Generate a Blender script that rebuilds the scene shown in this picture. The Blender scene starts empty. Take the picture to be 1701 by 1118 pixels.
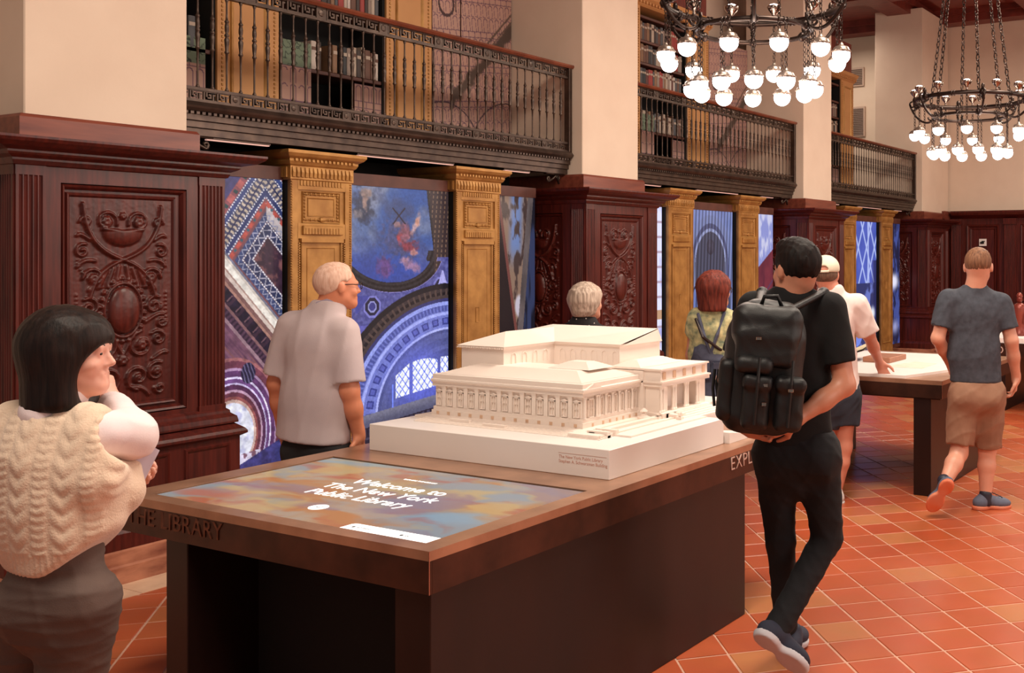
import bpy, math, random
import numpy as np
from mathutils import Vector, Matrix
random.seed(7); rng = np.random.default_rng(7)
PI = math.pi
SC = bpy.context.scene
COL = SC.collection
# ------------------------------------------------------------------ camera
TH = 0.49906; CAMH = 1.70; FPX = 1736.6; CX = 1238.5; CY = 421.7
cd = bpy.data.cameras.new('camera'); cam = bpy.data.objects.new('camera', cd); COL.objects.link(cam)
cam.location = (0, 0, CAMH); cam.rotation_euler = (PI/2, 0, TH)
cd.sensor_width = 36; cd.lens = FPX/1701*36
cd.shift_x = -(CX-850.5)/1701; cd.shift_y = -(559-CY)/1701
cd.clip_start = .05; cd.clip_end = 100
SC.camera = cam
# ------------------------------------------------------------------ world, lights, exposure
w = bpy.data.worlds.new('world'); SC.world = w; w.use_nodes = True
w.node_tree.nodes['Background'].inputs[0].default_value = (1.0, .90, .82, 1)
w.node_tree.nodes['Background'].inputs[1].default_value = .22
SC.view_settings.view_transform = 'Standard'; SC.view_settings.look = 'None'
SC.view_settings.gamma = 1; SC.view_settings.use_curve_mapping = False
SC.view_settings.exposure = 0.08
def area(name, loc, rot, sx, sy, power, color):
    l = bpy.data.lights.new(name, 'AREA'); l.shape = 'RECTANGLE'; l.size = sx; l.size_y = sy
    l.energy = power; l.color = color
    o = bpy.data.objects.new(name, l); COL.objects.link(o); o.location = loc; o.rotation_euler = rot
    return o
# unseen area lights added under the ceiling as main light, and the tall windows of the opposite side
for yy in (1.0, 5.5, 10.0, 14.4):
    area('ceiling_fill_light', (-1.6, yy, 5.25), (0, 0, 0), 1.6, 1.6, 190, (1.0, .87, .72))
for yy in (3.5, 8.0, 12.5):
    area('window_light', (3.2, yy, 3.2), (0, -PI/2*1.0+PI, 0), 2.6, 1.8, 72, (1.0, .93, .86))
area('gallery_light', (-7.3, 16.0, 5.4), (0, 0, 0), .9, 1.4, 45, (1.0, .86, .72))
# ------------------------------------------------------------------ materials
def lin(c):
    c = np.asarray(c, float)
    return np.where(c <= .04045, c/12.92, ((c+.055)/1.055)**2.4)
def L3(r, g, b): return tuple(float(x) for x in lin((r/255, g/255, b/255)))
class NT:
    def __init__(s, name):
        s.m = bpy.data.materials.new(name); s.m.use_nodes = True
        s.n = s.m.node_tree.nodes; s.l = s.m.node_tree.links; s.b = s.n['Principled BSDF']
    def add(s, t, **kw):
        x = s.n.new(t)
        for k, v in kw.items():
            if isinstance(k, str) and hasattr(x, k): setattr(x, k, v)
        return x
def material(name, c1, c2=None, rough=.5, metal=0, scale=6, stretch=(1, 1, 1), detail=4, bump=0, bscale=None,
             coat=0, emit=None, estr=0, spec=None, sheen=0, wave=False, dist=2):
    t = NT(name); b = t.b
    b.inputs['Roughness'].default_value = rough; b.inputs['Metallic'].default_value = metal
    b.inputs['Coat Weight'].default_value = coat; b.inputs['Sheen Weight'].default_value = sheen
    if spec is not None: b.inputs['Specular IOR Level'].default_value = spec
    if c2 is None: c2 = tuple(x*.86 for x in c1)
    tc = t.add('ShaderNodeTexCoord'); mp = t.add('ShaderNodeMapping'); mp.inputs['Scale'].default_value = stretch
    t.l.new(tc.outputs['Object'], mp.inputs['Vector'])
    if wave:
        nz = t.add('ShaderNodeTexWave'); nz.bands_direction = 'X'; nz.inputs['Scale'].default_value = scale
        nz.inputs['Distortion'].default_value = dist; nz.inputs['Detail'].default_value = 3
    else:
        nz = t.add('ShaderNodeTexNoise'); nz.inputs['Scale'].default_value = scale; nz.inputs['Detail'].default_value = detail
    t.l.new(mp.outputs[0], nz.inputs['Vector'])
    cr = t.add('ShaderNodeValToRGB'); cr.color_ramp.elements[0].position = .3; cr.color_ramp.elements[1].position = .7
    cr.color_ramp.elements[0].color = (*c1, 1); cr.color_ramp.elements[1].color = (*c2, 1)
    t.l.new(nz.outputs['Fac' if not wave else 'Fac'], cr.inputs[0]); t.l.new(cr.outputs[0], b.inputs['Base Color'])
    if bump:
        n2 = t.add('ShaderNodeTexNoise'); n2.inputs['Scale'].default_value = bscale or scale*4; n2.inputs['Detail'].default_value = 5
        t.l.new(mp.outputs[0], n2.inputs['Vector'])
        bp = t.add('ShaderNodeBump'); bp.inputs['Strength'].default_value = min(1, bump); bp.inputs['Distance'].default_value = .004
        t.l.new(n2.outputs['Fac'], bp.inputs['Height']); t.l.new(bp.outputs[0], b.inputs['Normal'])
    if emit:
        b.inputs['Emission Color'].default_value = (*emit, 1); b.inputs['Emission Strength'].default_value = estr
    return t.m
def picture_material(name, strength, refl=.03):
    t = NT(name); a = t.add('ShaderNodeAttribute'); a.attribute_name = 'Col'
    t.l.new(a.outputs['Color'], t.b.inputs['Emission Color']); t.b.inputs['Emission Strength'].default_value = strength
    t.b.inputs['Base Color'].default_value = (.01, .01, .012, 1); t.b.inputs['Roughness'].default_value = .25
    t.b.inputs['Specular IOR Level'].default_value = .3
    return t.m
def printed_material(name):
    t = NT(name); a = t.add('ShaderNodeAttribute'); a.attribute_name = 'Col'
    t.l.new(a.outputs['Color'], t.b.inputs['Base Color']); t.b.inputs['Roughness'].default_value = .8
    return t.m
M = {}
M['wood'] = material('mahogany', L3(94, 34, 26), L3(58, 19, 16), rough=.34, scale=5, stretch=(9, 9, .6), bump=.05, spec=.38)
M['wood_lit'] = material('mahogany_lit', L3(134, 70, 52), L3(104, 48, 38), rough=.34, scale=4, stretch=(6, .7, 6), bump=.04, spec=.4)  # lighter copy of the mahogany, its lit tone put into the colour
M['plaster'] = material('plaster', L3(224, 202, 182), L3(218, 195, 175), rough=.85, scale=3, bump=.08, bscale=60)
M['gold'] = material('gilded_bronze', L3(186, 138, 76), L3(150, 104, 52), rough=.45, metal=.35, scale=9, bump=.12, bscale=60)
M['iron'] = material('dark_bronze', L3(88, 72, 63), L3(62, 50, 45), rough=.36, metal=.7, scale=12, bump=.05)
M['rail'] = material('rail_cap', L3(150, 84, 60), L3(110, 60, 44), rough=.3, metal=.4, scale=5)
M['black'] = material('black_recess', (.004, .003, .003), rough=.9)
M['frame'] = material('brown_screen_frame', L3(92, 52, 42), L3(74, 40, 33), rough=.5, scale=8)
M['marble'] = material('pink_marble', L3(196, 132, 104), L3(120, 66, 52), rough=.22, scale=5, stretch=(1, 1, 3), detail=9, bump=.02)
M['border'] = material('cream_stone', L3(226, 190, 160), L3(205, 168, 140), rough=.4, scale=9)
M['grout'] = material('grout', L3(206, 160, 138), L3(184, 138, 116), rough=.8, scale=15)
M['ceilwood'] = material('ceiling_wood', L3(134, 56, 44), L3(92, 36, 30), rough=.45, scale=5, stretch=(1, 6, 1), bump=.1)
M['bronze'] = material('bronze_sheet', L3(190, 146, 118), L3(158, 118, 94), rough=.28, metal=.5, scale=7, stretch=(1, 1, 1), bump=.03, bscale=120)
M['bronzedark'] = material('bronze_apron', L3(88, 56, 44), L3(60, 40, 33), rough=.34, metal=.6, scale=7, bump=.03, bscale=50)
M['slab'] = material('table_slab', L3(42, 23, 20), L3(29, 17, 15), rough=.38, metal=.25, scale=4, stretch=(1, 1, .3))
M['white'] = material('white_resin', L3(240, 226, 216), L3(236, 221, 210), rough=.6, scale=3)
M['whitebox'] = material('white_plinth', L3(238, 230, 226), L3(235, 226, 221), rough=.4, scale=3)
M['seam'] = material('metal_edge', L3(200, 150, 130), rough=.25, metal=.9)
M['letter'] = material('raised_letter', L3(120, 78, 62), L3(96, 60, 48), rough=.3, metal=.85, scale=30)
M['letter_pale'] = material('pale_letter', L3(220, 190, 176), rough=.4, metal=.3)
M['print'] = printed_material('printed_panel')
M['tan'] = material('tan_paint', L3(196, 142, 88), L3(186, 132, 80), rough=.6, scale=4)
M['cap'] = material('globe_cap_metal', L3(176, 158, 146), L3(130, 112, 100), rough=.3, metal=.7, scale=30)
M['chrome'] = material('silvered_cup', L3(190, 175, 165), L3(150, 132, 120), rough=.12, metal=1, scale=20)
M['globe'] = material('glowing_globe', (1, 1, 1), rough=.3, emit=(1.0, .93, .90), estr=9)
M['bulb'] = material('lit_bulb_top', (1, 1, 1), rough=.3, emit=(1.0, .93, .90), estr=6)
M['led'] = material('led_strip', (.5, .3, .25), rough=.4, emit=(1.0, .55, .45), estr=.55)
M['vent'] = material('vent_metal', L3(196, 168, 150), L3(186, 158, 140), rough=.6)
M['ventdark'] = material('vent_slat', L3(120, 100, 90), rough=.6)
# ------------------------------------------------------------------ mesh helpers
class MB:
    def __init__(s): s.v = []; s.f = []
    def add(s, vs, fs):
        o = len(s.v); s.v += [tuple(map(float, v)) for v in vs]; s.f += [tuple(i+o for i in f) for f in fs]
        return s
    def box(s, x0, x1, y0, y1, z0, z1):
        if x0 > x1: x0, x1 = x1, x0
        if y0 > y1: y0, y1 = y1, y0
        if z0 > z1: z0, z1 = z1, z0
        return s.add([(x0,y0,z0),(x1,y0,z0),(x1,y1,z0),(x0,y1,z0),(x0,y0,z1),(x1,y0,z1),(x1,y1,z1),(x0,y1,z1)],
              [(0,3,2,1),(4,5,6,7),(0,1,5,4),(1,2,6,5),(2,3,7,6),(3,0,4,7)])
    def cbox(s, x0, x1, y0, y1, z0, z1, c=.004):
        # box with chamfered edges
        c = min(c, abs(x1-x0)*.45, abs(y1-y0)*.45, abs(z1-z0)*.45)
        vs = []; 
        for (xx, sx) in ((x0, 1), (x1, -1)):
            for (yy, sy) in ((y0, 1), (y1, -1)):
                for (zz, sz) in ((z0, 1), (z1, -1)):
                    vs += [(xx, yy+sy*c, zz+sz*c), (xx+sx*c, yy, zz+sz*c), (xx+sx*c, yy+sy*c, zz)]
        def I(a, b, d, k): return (a*4+b*2+d)*3+k
        fs = []
        for a in (0, 1): fs.append((I(a,0,0,0),I(a,1,0,0),I(a,1,1,0),I(a,0,1,0))[::(1 if a else -1)])
        for b in (0, 1): fs.append((I(0,b,0,1),I(0,b,1,1),I(1,b,1,1),I(1,b,0,1))[::(1 if b else -1)])
        for d in (0, 1): fs.append((I(0,0,d,2),I(1,0,d,2),I(1,1,d,2),I(0,1,d,2))[::(1 if d else -1)])
        for b in (0, 1):
            for d in (0, 1): fs.append((I(0,b,d,1),I(1,b,d,1),I(1,b,d,2),I(0,b,d,2))[::(1 if b == d else -1)])
        for a in (0, 1):
            for d in (0, 1): fs.append((I(a,0,d,0),I(a,1,d,0),I(a,1,d,2),I(a,0,d,2))[::(-1 if a == d else 1)])
        for a in (0, 1):
            for b in (0, 1): fs.append((I(a,b,0,0),I(a,b,1,0),I(a,b,1,1),I(a,b,0,1))[::(1 if a == b else -1)])
        for a in (0, 1):
            for b in (0, 1):
                for d in (0, 1): fs.append((I(a,b,d,0),I(a,b,d,1),I(a,b,d,2)))
        return s.add(vs, fs)
    def prism(s, prof, y0, y1, axis='y', cap=True):
        # prof: list of (a,b); axis y: (x,z) ; axis x: (y,z); axis z: (x,y)
        n = len(prof)
        def P(a, b, t):
            return {'y': (a, t, b), 'x': (t, a, b), 'z': (a, b, t)}[axis]
        vs = [P(a, b, y0) for a, b in prof]+[P(a, b, y1) for a, b in prof]
        fs = [(i, (i+1) % n, n+(i+1) % n, n+i) for i in range(n)]
        if cap: fs += [tuple(range(n))[::-1], tuple(range(n, 2*n))]
        return s.add(vs, fs)
    def lathe(s, prof, c=(0, 0, 0), n=10, axis='z'):
        vs = []; fs = []; m = len(prof)
        for (r, z) in prof:
            for i in range(n):
                a = 2*PI*i/n; p = (r*math.cos(a), r*math.sin(a), z)
                vs.append((c[0]+p[0], c[1]+p[1], c[2]+p[2]))
        for j in range(m-1):
            for i in range(n): fs.append((j*n+i, j*n+(i+1) % n, (j+1)*n+(i+1) % n, (j+1)*n+i))
        fs.append(tuple(range(n))[::-1]); fs.append(tuple((m-1)*n+i for i in range(n)))
        return s.add(vs, fs)
    def tube(s, pts, r, n=6, closed=False):
        pts = [Vector(p) for p in pts]; m = len(pts); rr = r if hasattr(r, '__len__') else [r]*m
        vs = []; fs = []
        for i, p in enumerate(pts):
            if closed: t = pts[(i+1) % m]-pts[i-1]
            else: t = pts[min(i+1, m-1)]-pts[max(i-1, 0)]
            t.normalize(); u = t.cross(Vector((0, 0, 1)))
            if u.length < .2: u = t.cross(Vector((1, 0, 0)))
            u.normalize(); v = t.cross(u)
            for k in range(n):
                a = 2*PI*k/n; q = p+(u*math.cos(a)+v*math.sin(a))*rr[i]; vs.append(tuple(q))
        for i in range(m if closed else m-1):
            j = (i+1) % m
            for k in range(n): fs.append((i*n+k, i*n+(k+1) % n, j*n+(k+1) % n, j*n+k))
        if not closed: fs.append(tuple(range(n))[::-1]); fs.append(tuple((m-1)*n+k for k in range(n)))
        return s.add(vs, fs)
    def sphere(s, c, r, nu=14, nv=9):
        r = r if hasattr(r, '__len__') else (r, r, r)
        vs = [(c[0], c[1], c[2]+r[2])]; fs = []
        for j in range(1, nv):
            for i in range(nu):
                a = PI*j/nv; b = 2*PI*i/nu
                vs.append((c[0]+r[0]*math.sin(a)*math.cos(b), c[1]+r[1]*math.sin(a)*math.sin(b), c[2]+r[2]*math.cos(a)))
        vs.append((c[0], c[1], c[2]-r[2])); N = len(vs)-1
        for i in range(nu): fs.append((0, 1+i, 1+(i+1) % nu))
        for j in range(nv-2):
            for i in range(nu):
                a = 1+j*nu; fs.append((a+i, a+nu+i, a+nu+(i+1) % nu, a+(i+1) % nu))
        a = 1+(nv-2)*nu
        for i in range(nu): fs.append((N, a+(i+1) % nu, a+i))
        return s.add(vs, fs)
    def mesh(s, name='mesh', smooth=False):
        me = bpy.data.meshes.new(name); me.from_pydata(s.v, [], s.f); me.validate(verbose=False)
        if smooth: me.shade_smooth()
        me.update(); return me
    def build(s, name, m, parent=None, smooth=False, loc=None):
        return link(name, s.mesh(name, smooth), m, parent, loc)
def link(name, me, m=None, parent=None, loc=None):
    if m is not None and not me.materials: me.materials.append(m)
    o = bpy.data.objects.new(name, me); COL.objects.link(o)
    if parent is not None: o.parent = parent
    if loc is not None: o.location = loc
    return o
def tag(o, label=None, cat=None, group=None, kind=None):
    if label: o['label'] = label
    if cat: o['category'] = cat
    if group: o['group'] = group
    if kind: o['kind'] = kind
    return o
def thing(name, label, cat, loc=(0, 0, 0), rz=0, group=None):
    o = bpy.data.objects.new(name, None); o.empty_display_size = .1; COL.objects.link(o)
    o.location = loc; o.rotation_euler = (0, 0, rz); return tag(o, label, cat, group)
def copy_tree(o, parent=None):
    c = o.copy(); COL.objects.link(c)
    if parent is not None: c.parent = parent
    for ch in [x for x in KIDS.get(o.name, [])] or list(o.children): copy_tree(ch, c)
    return c
KIDS = {}
def np_mesh(name, V, F, smooth=True):
    me = bpy.data.meshes.new(name); V = np.asarray(V, np.float32); F = np.asarray(F, np.int32)
    me.vertices.add(len(V)); me.vertices.foreach_set('co', V.ravel())
    k = F.shape[1]; me.loops.add(F.size); me.loops.foreach_set('vertex_index', F.ravel())
    me.polygons.add(len(F)); me.polygons.foreach_set('loop_start', np.arange(0, F.size, k, dtype=np.int32))
    me.update(calc_edges=True); me.validate()
    if smooth: me.shade_smooth()
    return me
def grid_mesh(name, P, nu, nv, smooth=True):
    # P (nu*nv,3) ordered u major
    i, j = np.meshgrid(np.arange(nu-1), np.arange(nv-1), indexing='ij'); a = (i*nv+j).ravel()
    F = np.stack([a, a+nv, a+nv+1, a+1], 1)
    return np_mesh(name, P, F, smooth)
def set_col(me, rgb):
    at = me.color_attributes.new('Col', 'FLOAT_COLOR', 'POINT')
    c = np.ones((len(rgb), 4), np.float32); c[:, :3] = lin(np.clip(rgb, 0, 1)); at.data.foreach_set('color', c.ravel())
def text_mesh(s, size, extrude=.001, align='LEFT', shear=0, space=1.0, bold=0):
    cu = bpy.data.curves.new('lettering', 'FONT'); cu.body = s; cu.size = size; cu.extrude = extrude; cu.align_x = align
    cu.shear = shear; cu.space_character = space; cu.offset = bold; cu.resolution_u = 3
    o = bpy.data.objects.new('lettering', cu); COL.objects.link(o)
    dg = bpy.context.evaluated_depsgraph_get(); dg.update()
    me = bpy.data.meshes.new_from_object(o.evaluated_get(dg)); bpy.data.objects.remove(o)
    me.materials.clear()
    return me
# value noise for painted pictures
def vnoise(x, y, seed=0, oct=4):
    r = np.random.default_rng(seed); T = r.random((64, 64)); out = 0; amp = 1; tot = 0
    for o in range(oct):
        xi = np.floor(x).astype(int); yi = np.floor(y).astype(int); fx = x-xi; fy = y-yi
        fx = fx*fx*(3-2*fx); fy = fy*fy*(3-2*fy)
        g = lambda a, b: T[(a) % 64, (b) % 64]
        v = (g(xi, yi)*(1-fx)+g(xi+1, yi)*fx)*(1-fy)+(g(xi, yi+1)*(1-fx)+g(xi+1, yi+1)*fx)*fy
        out = out+v*amp; tot += amp; amp *= .5; x = x*2.03+11.3; y = y*2.03+5.7
    return out/tot
def mixc(a, b, t): t = np.clip(t, 0, 1)[:, None]; return a*(1-t)+np.asarray(b, float)*t
def C255(*c): return np.array(c, float)/255
def sm(x, a, b): t = np.clip((x-a)/(b-a), 0, 1); return t*t*(3-2*t)
# ------------------------------------------------------------------ the room
P = 4.48; Y0 = 2.73                      # bay length, first pier's left edge
ZC = 5.62
def molding(mb, prof, xf, y0, y1, xb, left=True, right=True):
    # profile (out, z) swept round the front and two ends of a block
    n = len(prof); vs = []
    for (o, z) in prof:
        ol = o if left else 0; orr = o if right else 0
        vs += [(xb, y0-ol, z), (xf+o, y0-ol, z), (xf+o, y1+orr, z), (xb, y1+orr, z)]
    fs = []
    for i in range(n-1):
        a = i*4; b = a+4
        for k in range(3): fs.append((a+k, a+k+1, b+k+1, b+k))
    fs.append((0, 3, 2, 1)); m = (n-1)*4; fs.append((m, m+1, m+2, m+3))
    fs.append(tuple([i*4 for i in range(n)][::-1])+()) if False else None
    fs = [f for f in fs if f]
    for i in range(n-1): fs.append((i*4, (i+1)*4, (i+1)*4+3, i*4+3))
    return mb.add(vs, fs)
# floor
floor = MB().box(-7.6, 3.4, -1.5, 17.8, -.2, -.0025).build('floor', M['grout']); tag(floor, kind='structure')
def tile_material():
    t = NT('terracotta_tile'); g = t.add('ShaderNodeNewGeometry'); mp = t.add('ShaderNodeMapping')
    mp.vector_type = 'POINT'; S_ = 1/.2248
    ox, oy = -2.351, 5.295; c_, s_ = math.cos(-PI/4), math.sin(-PI/4)
    mp.inputs['Rotation'].default_value = (0, 0, -PI/4); mp.inputs['Scale'].default_value = (S_, S_, 0)
    mp.inputs['Location'].default_value = (-(c_*ox-s_*oy)*S_, -(s_*ox+c_*oy)*S_, 0)
    t.l.new(g.outputs['Position'], mp.inputs['Vector'])
    vm = t.add('ShaderNodeVectorMath'); vm.operation = 'FLOOR'; t.l.new(mp.outputs[0], vm.inputs[0])
    wn = t.add('ShaderNodeTexWhiteNoise'); wn.noise_dimensions = '3D'; t.l.new(vm.outputs[0], wn.inputs['Vector'])
    cr = t.add('ShaderNodeValToRGB'); e = cr.color_ramp.elements
    e[0].color = (*L3(188, 92, 54), 1); e[1].color = (*L3(194, 124, 78), 1); e.new(.6).color = (*L3(180, 82, 47), 1)
    t.l.new(wn.outputs['Value'], cr.inputs[0])
    nz = t.add('ShaderNodeTexNoise'); nz.inputs['Scale'].default_value = 7; nz.inputs['Detail'].default_value = 6
    t.l.new(g.outputs['Position'], nz.inputs['Vector'])
    mx = t.add('ShaderNodeMixRGB'); mx.blend_type = 'MULTIPLY'; mx.inputs[0].default_value = .22
    t.l.new(cr.outputs[0], mx.inputs[1]); t.l.new(nz.outputs['Color'], mx.inputs[2]); t.l.new(mx.outputs[0], t.b.inputs['Base Color'])
    rr = t.add('ShaderNodeMapRange'); rr.inputs[3].default_value = .26; rr.inputs[4].default_value = .40
    t.l.new(nz.outputs['Fac'], rr.inputs[0]); t.l.new(rr.outputs[0], t.b.inputs['Roughness'])
    bp = t.add('ShaderNodeBump'); bp.inputs['Strength'].default_value = .15; bp.inputs['Distance'].default_value = .003
    t.l.new(nz.outputs['Fac'], bp.inputs['Height']); t.l.new(bp.outputs[0], t.b.inputs['Normal'])
    return t.m
M['tile'] = tile_material()
TS = .2248; O = np.array([-2.351, 5.295]); dA = np.array([-.70711, .70711]); dB = np.array([.70711, .70711])
def project(X, Y, Z):
    l = X*math.cos(TH)+Y*math.sin(TH); d = -X*math.sin(TH)+Y*math.cos(TH)
    return (CX+FPX*l/d, CY-FPX*(Z-CAMH)/d, d) if d > .3 else (-9, -9, d)
near = []; far = MB(); hg = (TS-.009)/2
for i in range(-60, 90):
    for j in range(-60, 90):
        c = O+dA*TS*(i+.5)+dB*TS*(j+.5)
        if not (-5.3 < c[0] < 3.0 and -.5 < c[1] < 17.55): continue
        px, py, d = project(c[0], c[1], 0)
        vis = -60 < px < 1760 and 0 < py < 1150 and not (-3.7 < c[0] < -2.3 and 2.3 < c[1] < 4.35) and not (px < 1230 and py < 990 and px > 280) and not (px < 170)
        near.append((d if vis else 99+d, c[0], c[1]))
near.sort(); tile0 = None
cs = math.cos(PI/4)
tb = MB().cbox(-hg, hg, -hg, hg, -.010, 0, .003)
tme = tb.mesh('tile'); tme.materials.append(M['tile'])
for n, (d, x, y) in enumerate(near):
    dz = random.uniform(-.0006, .0006)
    if n < 290:
        o = link('tile', tme, None, floor, (x, y, dz)); o.rotation_euler = (random.uniform(-.003, .003), random.uniform(-.003, .003), PI/4)
    else:
        vs = [(x+(a*cs-b*cs), y+(a*cs+b*cs), z+dz) for a, b, z in ((-hg,-hg,-.01),(hg,-hg,-.01),(hg,hg,-.01),(-hg,hg,-.01),(-hg,-hg,0),(hg,-hg,0),(hg,hg,0),(-hg,hg,0))]
        far.add(vs, [(4,5,6,7),(0,1,5,4),(1,2,6,5),(2,3,7,6),(3,0,4,7)])
tag(far.build('tile', M['tile'], floor), kind='stuff')
bs = MB()
for i in range(13): bs.box(-5.45, -5.155, -1.2+i*1.45, -1.2+i*1.45+1.447, -.01, .0025)
bs.build('stone_border', M['border'], floor)
# ceiling
ceil = MB().box(-8.6, 3.4, -1.5, 17.8, 5.84, 5.95).build('ceiling', M['ceilwood']); tag(ceil, kind='structure')
for x in (-6.0, -3.9, -1.8, .3, 2.4):
    b = MB(); b.box(x-.2, x+.2, -1.5, 17.7, 5.62, 5.86); b.box(x-.27, x+.27, -1.5, 17.7, 5.74, 5.84); b.build('beam', M['ceilwood'], ceil)
for k in range(9):
    y = 17.45-2.24*k
    b = MB(); b.box(-8.5, 3.3, y-.17, y+.17, 5.625, 5.86); b.box(-8.5, 3.3, y-.24, y+.24, 5.745, 5.84); b.build('beam', M['ceilwood'], ceil)
for k in range(8):
    for x in (-4.95, -2.85, -.75):
        y = 17.45-2.24*k-1.12
        MB().cbox(x-.55, x+.55, y-.62, y+.62, 5.79, 5.845, .03).build('coffer_panel', M['ceilwood'], ceil)
# walls
wl = MB().box(-7.0, -6.86, -1.4, 14.75, 0, 5.84).build('wall_left', M['plaster']); tag(wl, kind='structure')
for k in range(4):
    y = Y0+P*k
    MB().cbox(-6.42, -5.6, y+.098, (y+.948) if k < 3 else 17.62, 2.385, 5.7, .006).build('plaster_column', M['plaster'], wl)
wb = MB().box(-8.6, 3.4, 17.66, 17.8, 0, 5.84).build('wall_back', M['plaster']); tag(wb, kind='structure')
wr = MB().box(3.3, 3.45, -1.5, 17.8, 0, 5.84).build('wall_right', M['plaster']); tag(wr, kind='structure')
# panelling of the back wall
FL = 5
def fluted(mb, y0, y1, z0, z1, xb, xf, axis='x'):
    # fluted pilaster strip; axis x: face towards +X spanning y ; axis y: face towards -Y spanning x (y0,y1 are x's; xb,xf are y's)
    W = y1-y0; n = max(3, int(round(W/.026))); e = W*.08; fw = (W-2*e)/n; pr = [(xb, y0), (xf, y0)]
    for i in range(n):
        a = y0+e+i*fw
        pr.append((xf, a+fw*.12))
        for q in (.3, .5, .7): pr.append((xf-(1 if xf > xb else -1)*fw*.38*math.sin(PI*(q-.12)/.76), a+fw*q))
        pr.append((xf, a+fw*.88))
    pr += [(xf, y1), (xb, y1)]
    if axis == 'x': mb.prism(pr, z0, z1, 'z')
    else: mb.prism([(b, a) for a, b in pr], z0, z1, 'z')
    return mb
def rect_frame(mb, y0, y1, z0, z1, x, wd, th, axis='x', chan=None):
    # picture-frame moulding lying on plane x, raised by th
    prof = [(0, 0), (wd*.25, th), (wd*.6, th*.8), (wd, 0)]
    vs = []; n = len(prof)
    for (a, b), (sa, sb) in (((y0, z0), (1, 1)), ((y1, z0), (-1, 1)), ((y1, z1), (-1, -1)), ((y0, z1), (1, -1))):
        for o, t in prof:
            p = (x+t, a+sa*o, b+sb*o)
            vs.append(p if axis == 'x' else (a+sa*o, x-t, b+sb*o))
    fs = []
    for k in range(4):
        for i in range(n-1): fs.append((k*n+i, ((k+1) % 4)*n+i, ((k+1) % 4)*n+i+1, k*n+i+1))
    return mb.add(vs, fs)
bw = MB().box(-5.5, 3.3, 17.56, 17.66, .15, 2.40); bw.build('wainscot', M['wood'], wb)
b = MB()
for (o, z) in ((.02, .0),): b.box(-5.5, 3.3, 17.50, 17.66, 0, .16)
b.build('marble_base', M['marble'], wb)
b = MB(); b.prism([(17.56, 2.30), (17.50, 2.33), (17.44, 2.36), (17.42, 2.40), (17.42, 2.43), (17.66, 2.43), (17.66, 2.30)], -5.5, 3.3, 'x'); b.prism([(17.56, .74), (17.52, .76), (17.50, .8), (17.56, .83)], -5.5, 3.3, 'x'); b.prism([(17.56, .16), (17.50, .18), (17.50, .24), (17.56, .28)], -5.5, 3.3, 'x')
b.build('wainscot_cornice', M['wood'], wb)
x = -5.52
while x < 3.0:
    b = MB(); fluted(b, x, x+.2, .83, 2.2, 17.58, 17.52, 'y'); b.box(x-.01, x+.21, 17.5, 17.58, 2.2, 2.3); b.build('fluted_pilaster', M['wood'], wb)
    b = MB(); rect_frame(b, x+.27, x+.83, .9, 2.2, 17.56, .05, .03, 'y'); rect_frame(b, x+.33, x+.77, .96, 2.14, 17.56, .03, .015, 'y'); rect_frame(b, x+.27, x+.83, .33, .7, 17.56, .04, .02, 'y'); b.build('panel_frame', M['wood'], wb)
    x += .92
s = tag(MB().box(-5.03, -4.905, 17.54, 17.555, 1.835, 1.955).build('wall_sign', M['whitebox']), 'small white square sign on the dark panelled end wall above the man in charcoal', 'sign')
MB().box(-5.01, -4.945, 17.53, 17.541, 1.87, 1.905).build('sign_print', M['black'], s); MB().box(-4.985, -4.93, 17.53, 17.541, 1.905, 1.92).build('sign_print', M['black'], s)
for (x0, x1, z0, z1, lab) in ((-7.44, -7.17, 4.74, 5.08, 'upper louvred vent on the plaster wall beyond the third gallery'), (-7.43, -7.15, 3.83, 4.37, 'lower tall louvred vent on the plaster wall beyond the third gallery')):
    v = thing('wall_vent', lab, 'vent', (0, 17.65, 0)); b = MB(); b.box(x0, x1, -.03, 0, z0, z1); b.build('vent_frame', M['vent'], v)
    n = int((z1-z0)/.035)
    for i in range(n):
        z = z0+.03+i*(z1-z0-.05)/n; b = MB(); b.prism([(-.045, z), (-.03, z+.02), (-.028, z+.017), (-.043, z-.003)], x0+.03, x1-.03, 'x'); b.build('slat', M['ventdark'], v)
# ------------------------------------------------------------------ carved mahogany piers
def polyd(px, py, pts):
    d = np.full(px.shape, 9.); 
    for (a, b) in zip(pts[:-1], pts[1:]):
        ax, ay = a; bx, by = b; vx, vy = bx-ax, by-ay; L = vx*vx+vy*vy+1e-12
        t = np.clip(((px-ax)*vx+(py-ay)*vy)/L, 0, 1); d = np.minimum(d, np.hypot(px-ax-t*vx, py-ay-t*vy))
    return d
def spiral(cx, cy, r, a0, turns, sgn, n=22, r1=.15):
    return [(cx+r*(1-(1-r1)*t)*math.cos(a0+sgn*turns*2*PI*t), cy+r*(1-(1-r1)*t)*math.sin(a0+sgn*turns*2*PI*t)) for t in [i/n for i in range(n+1)]]
def bez(*p, n=14):
    out = []
    for i in range(n+1):
        t = i/n; q = [np.array(v, float) for v in p]
        while len(q) > 1: q = [q[k]*(1-t)+q[k+1]*t for k in range(len(q)-1)]
        out.append(tuple(q[0]))
    return out
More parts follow.
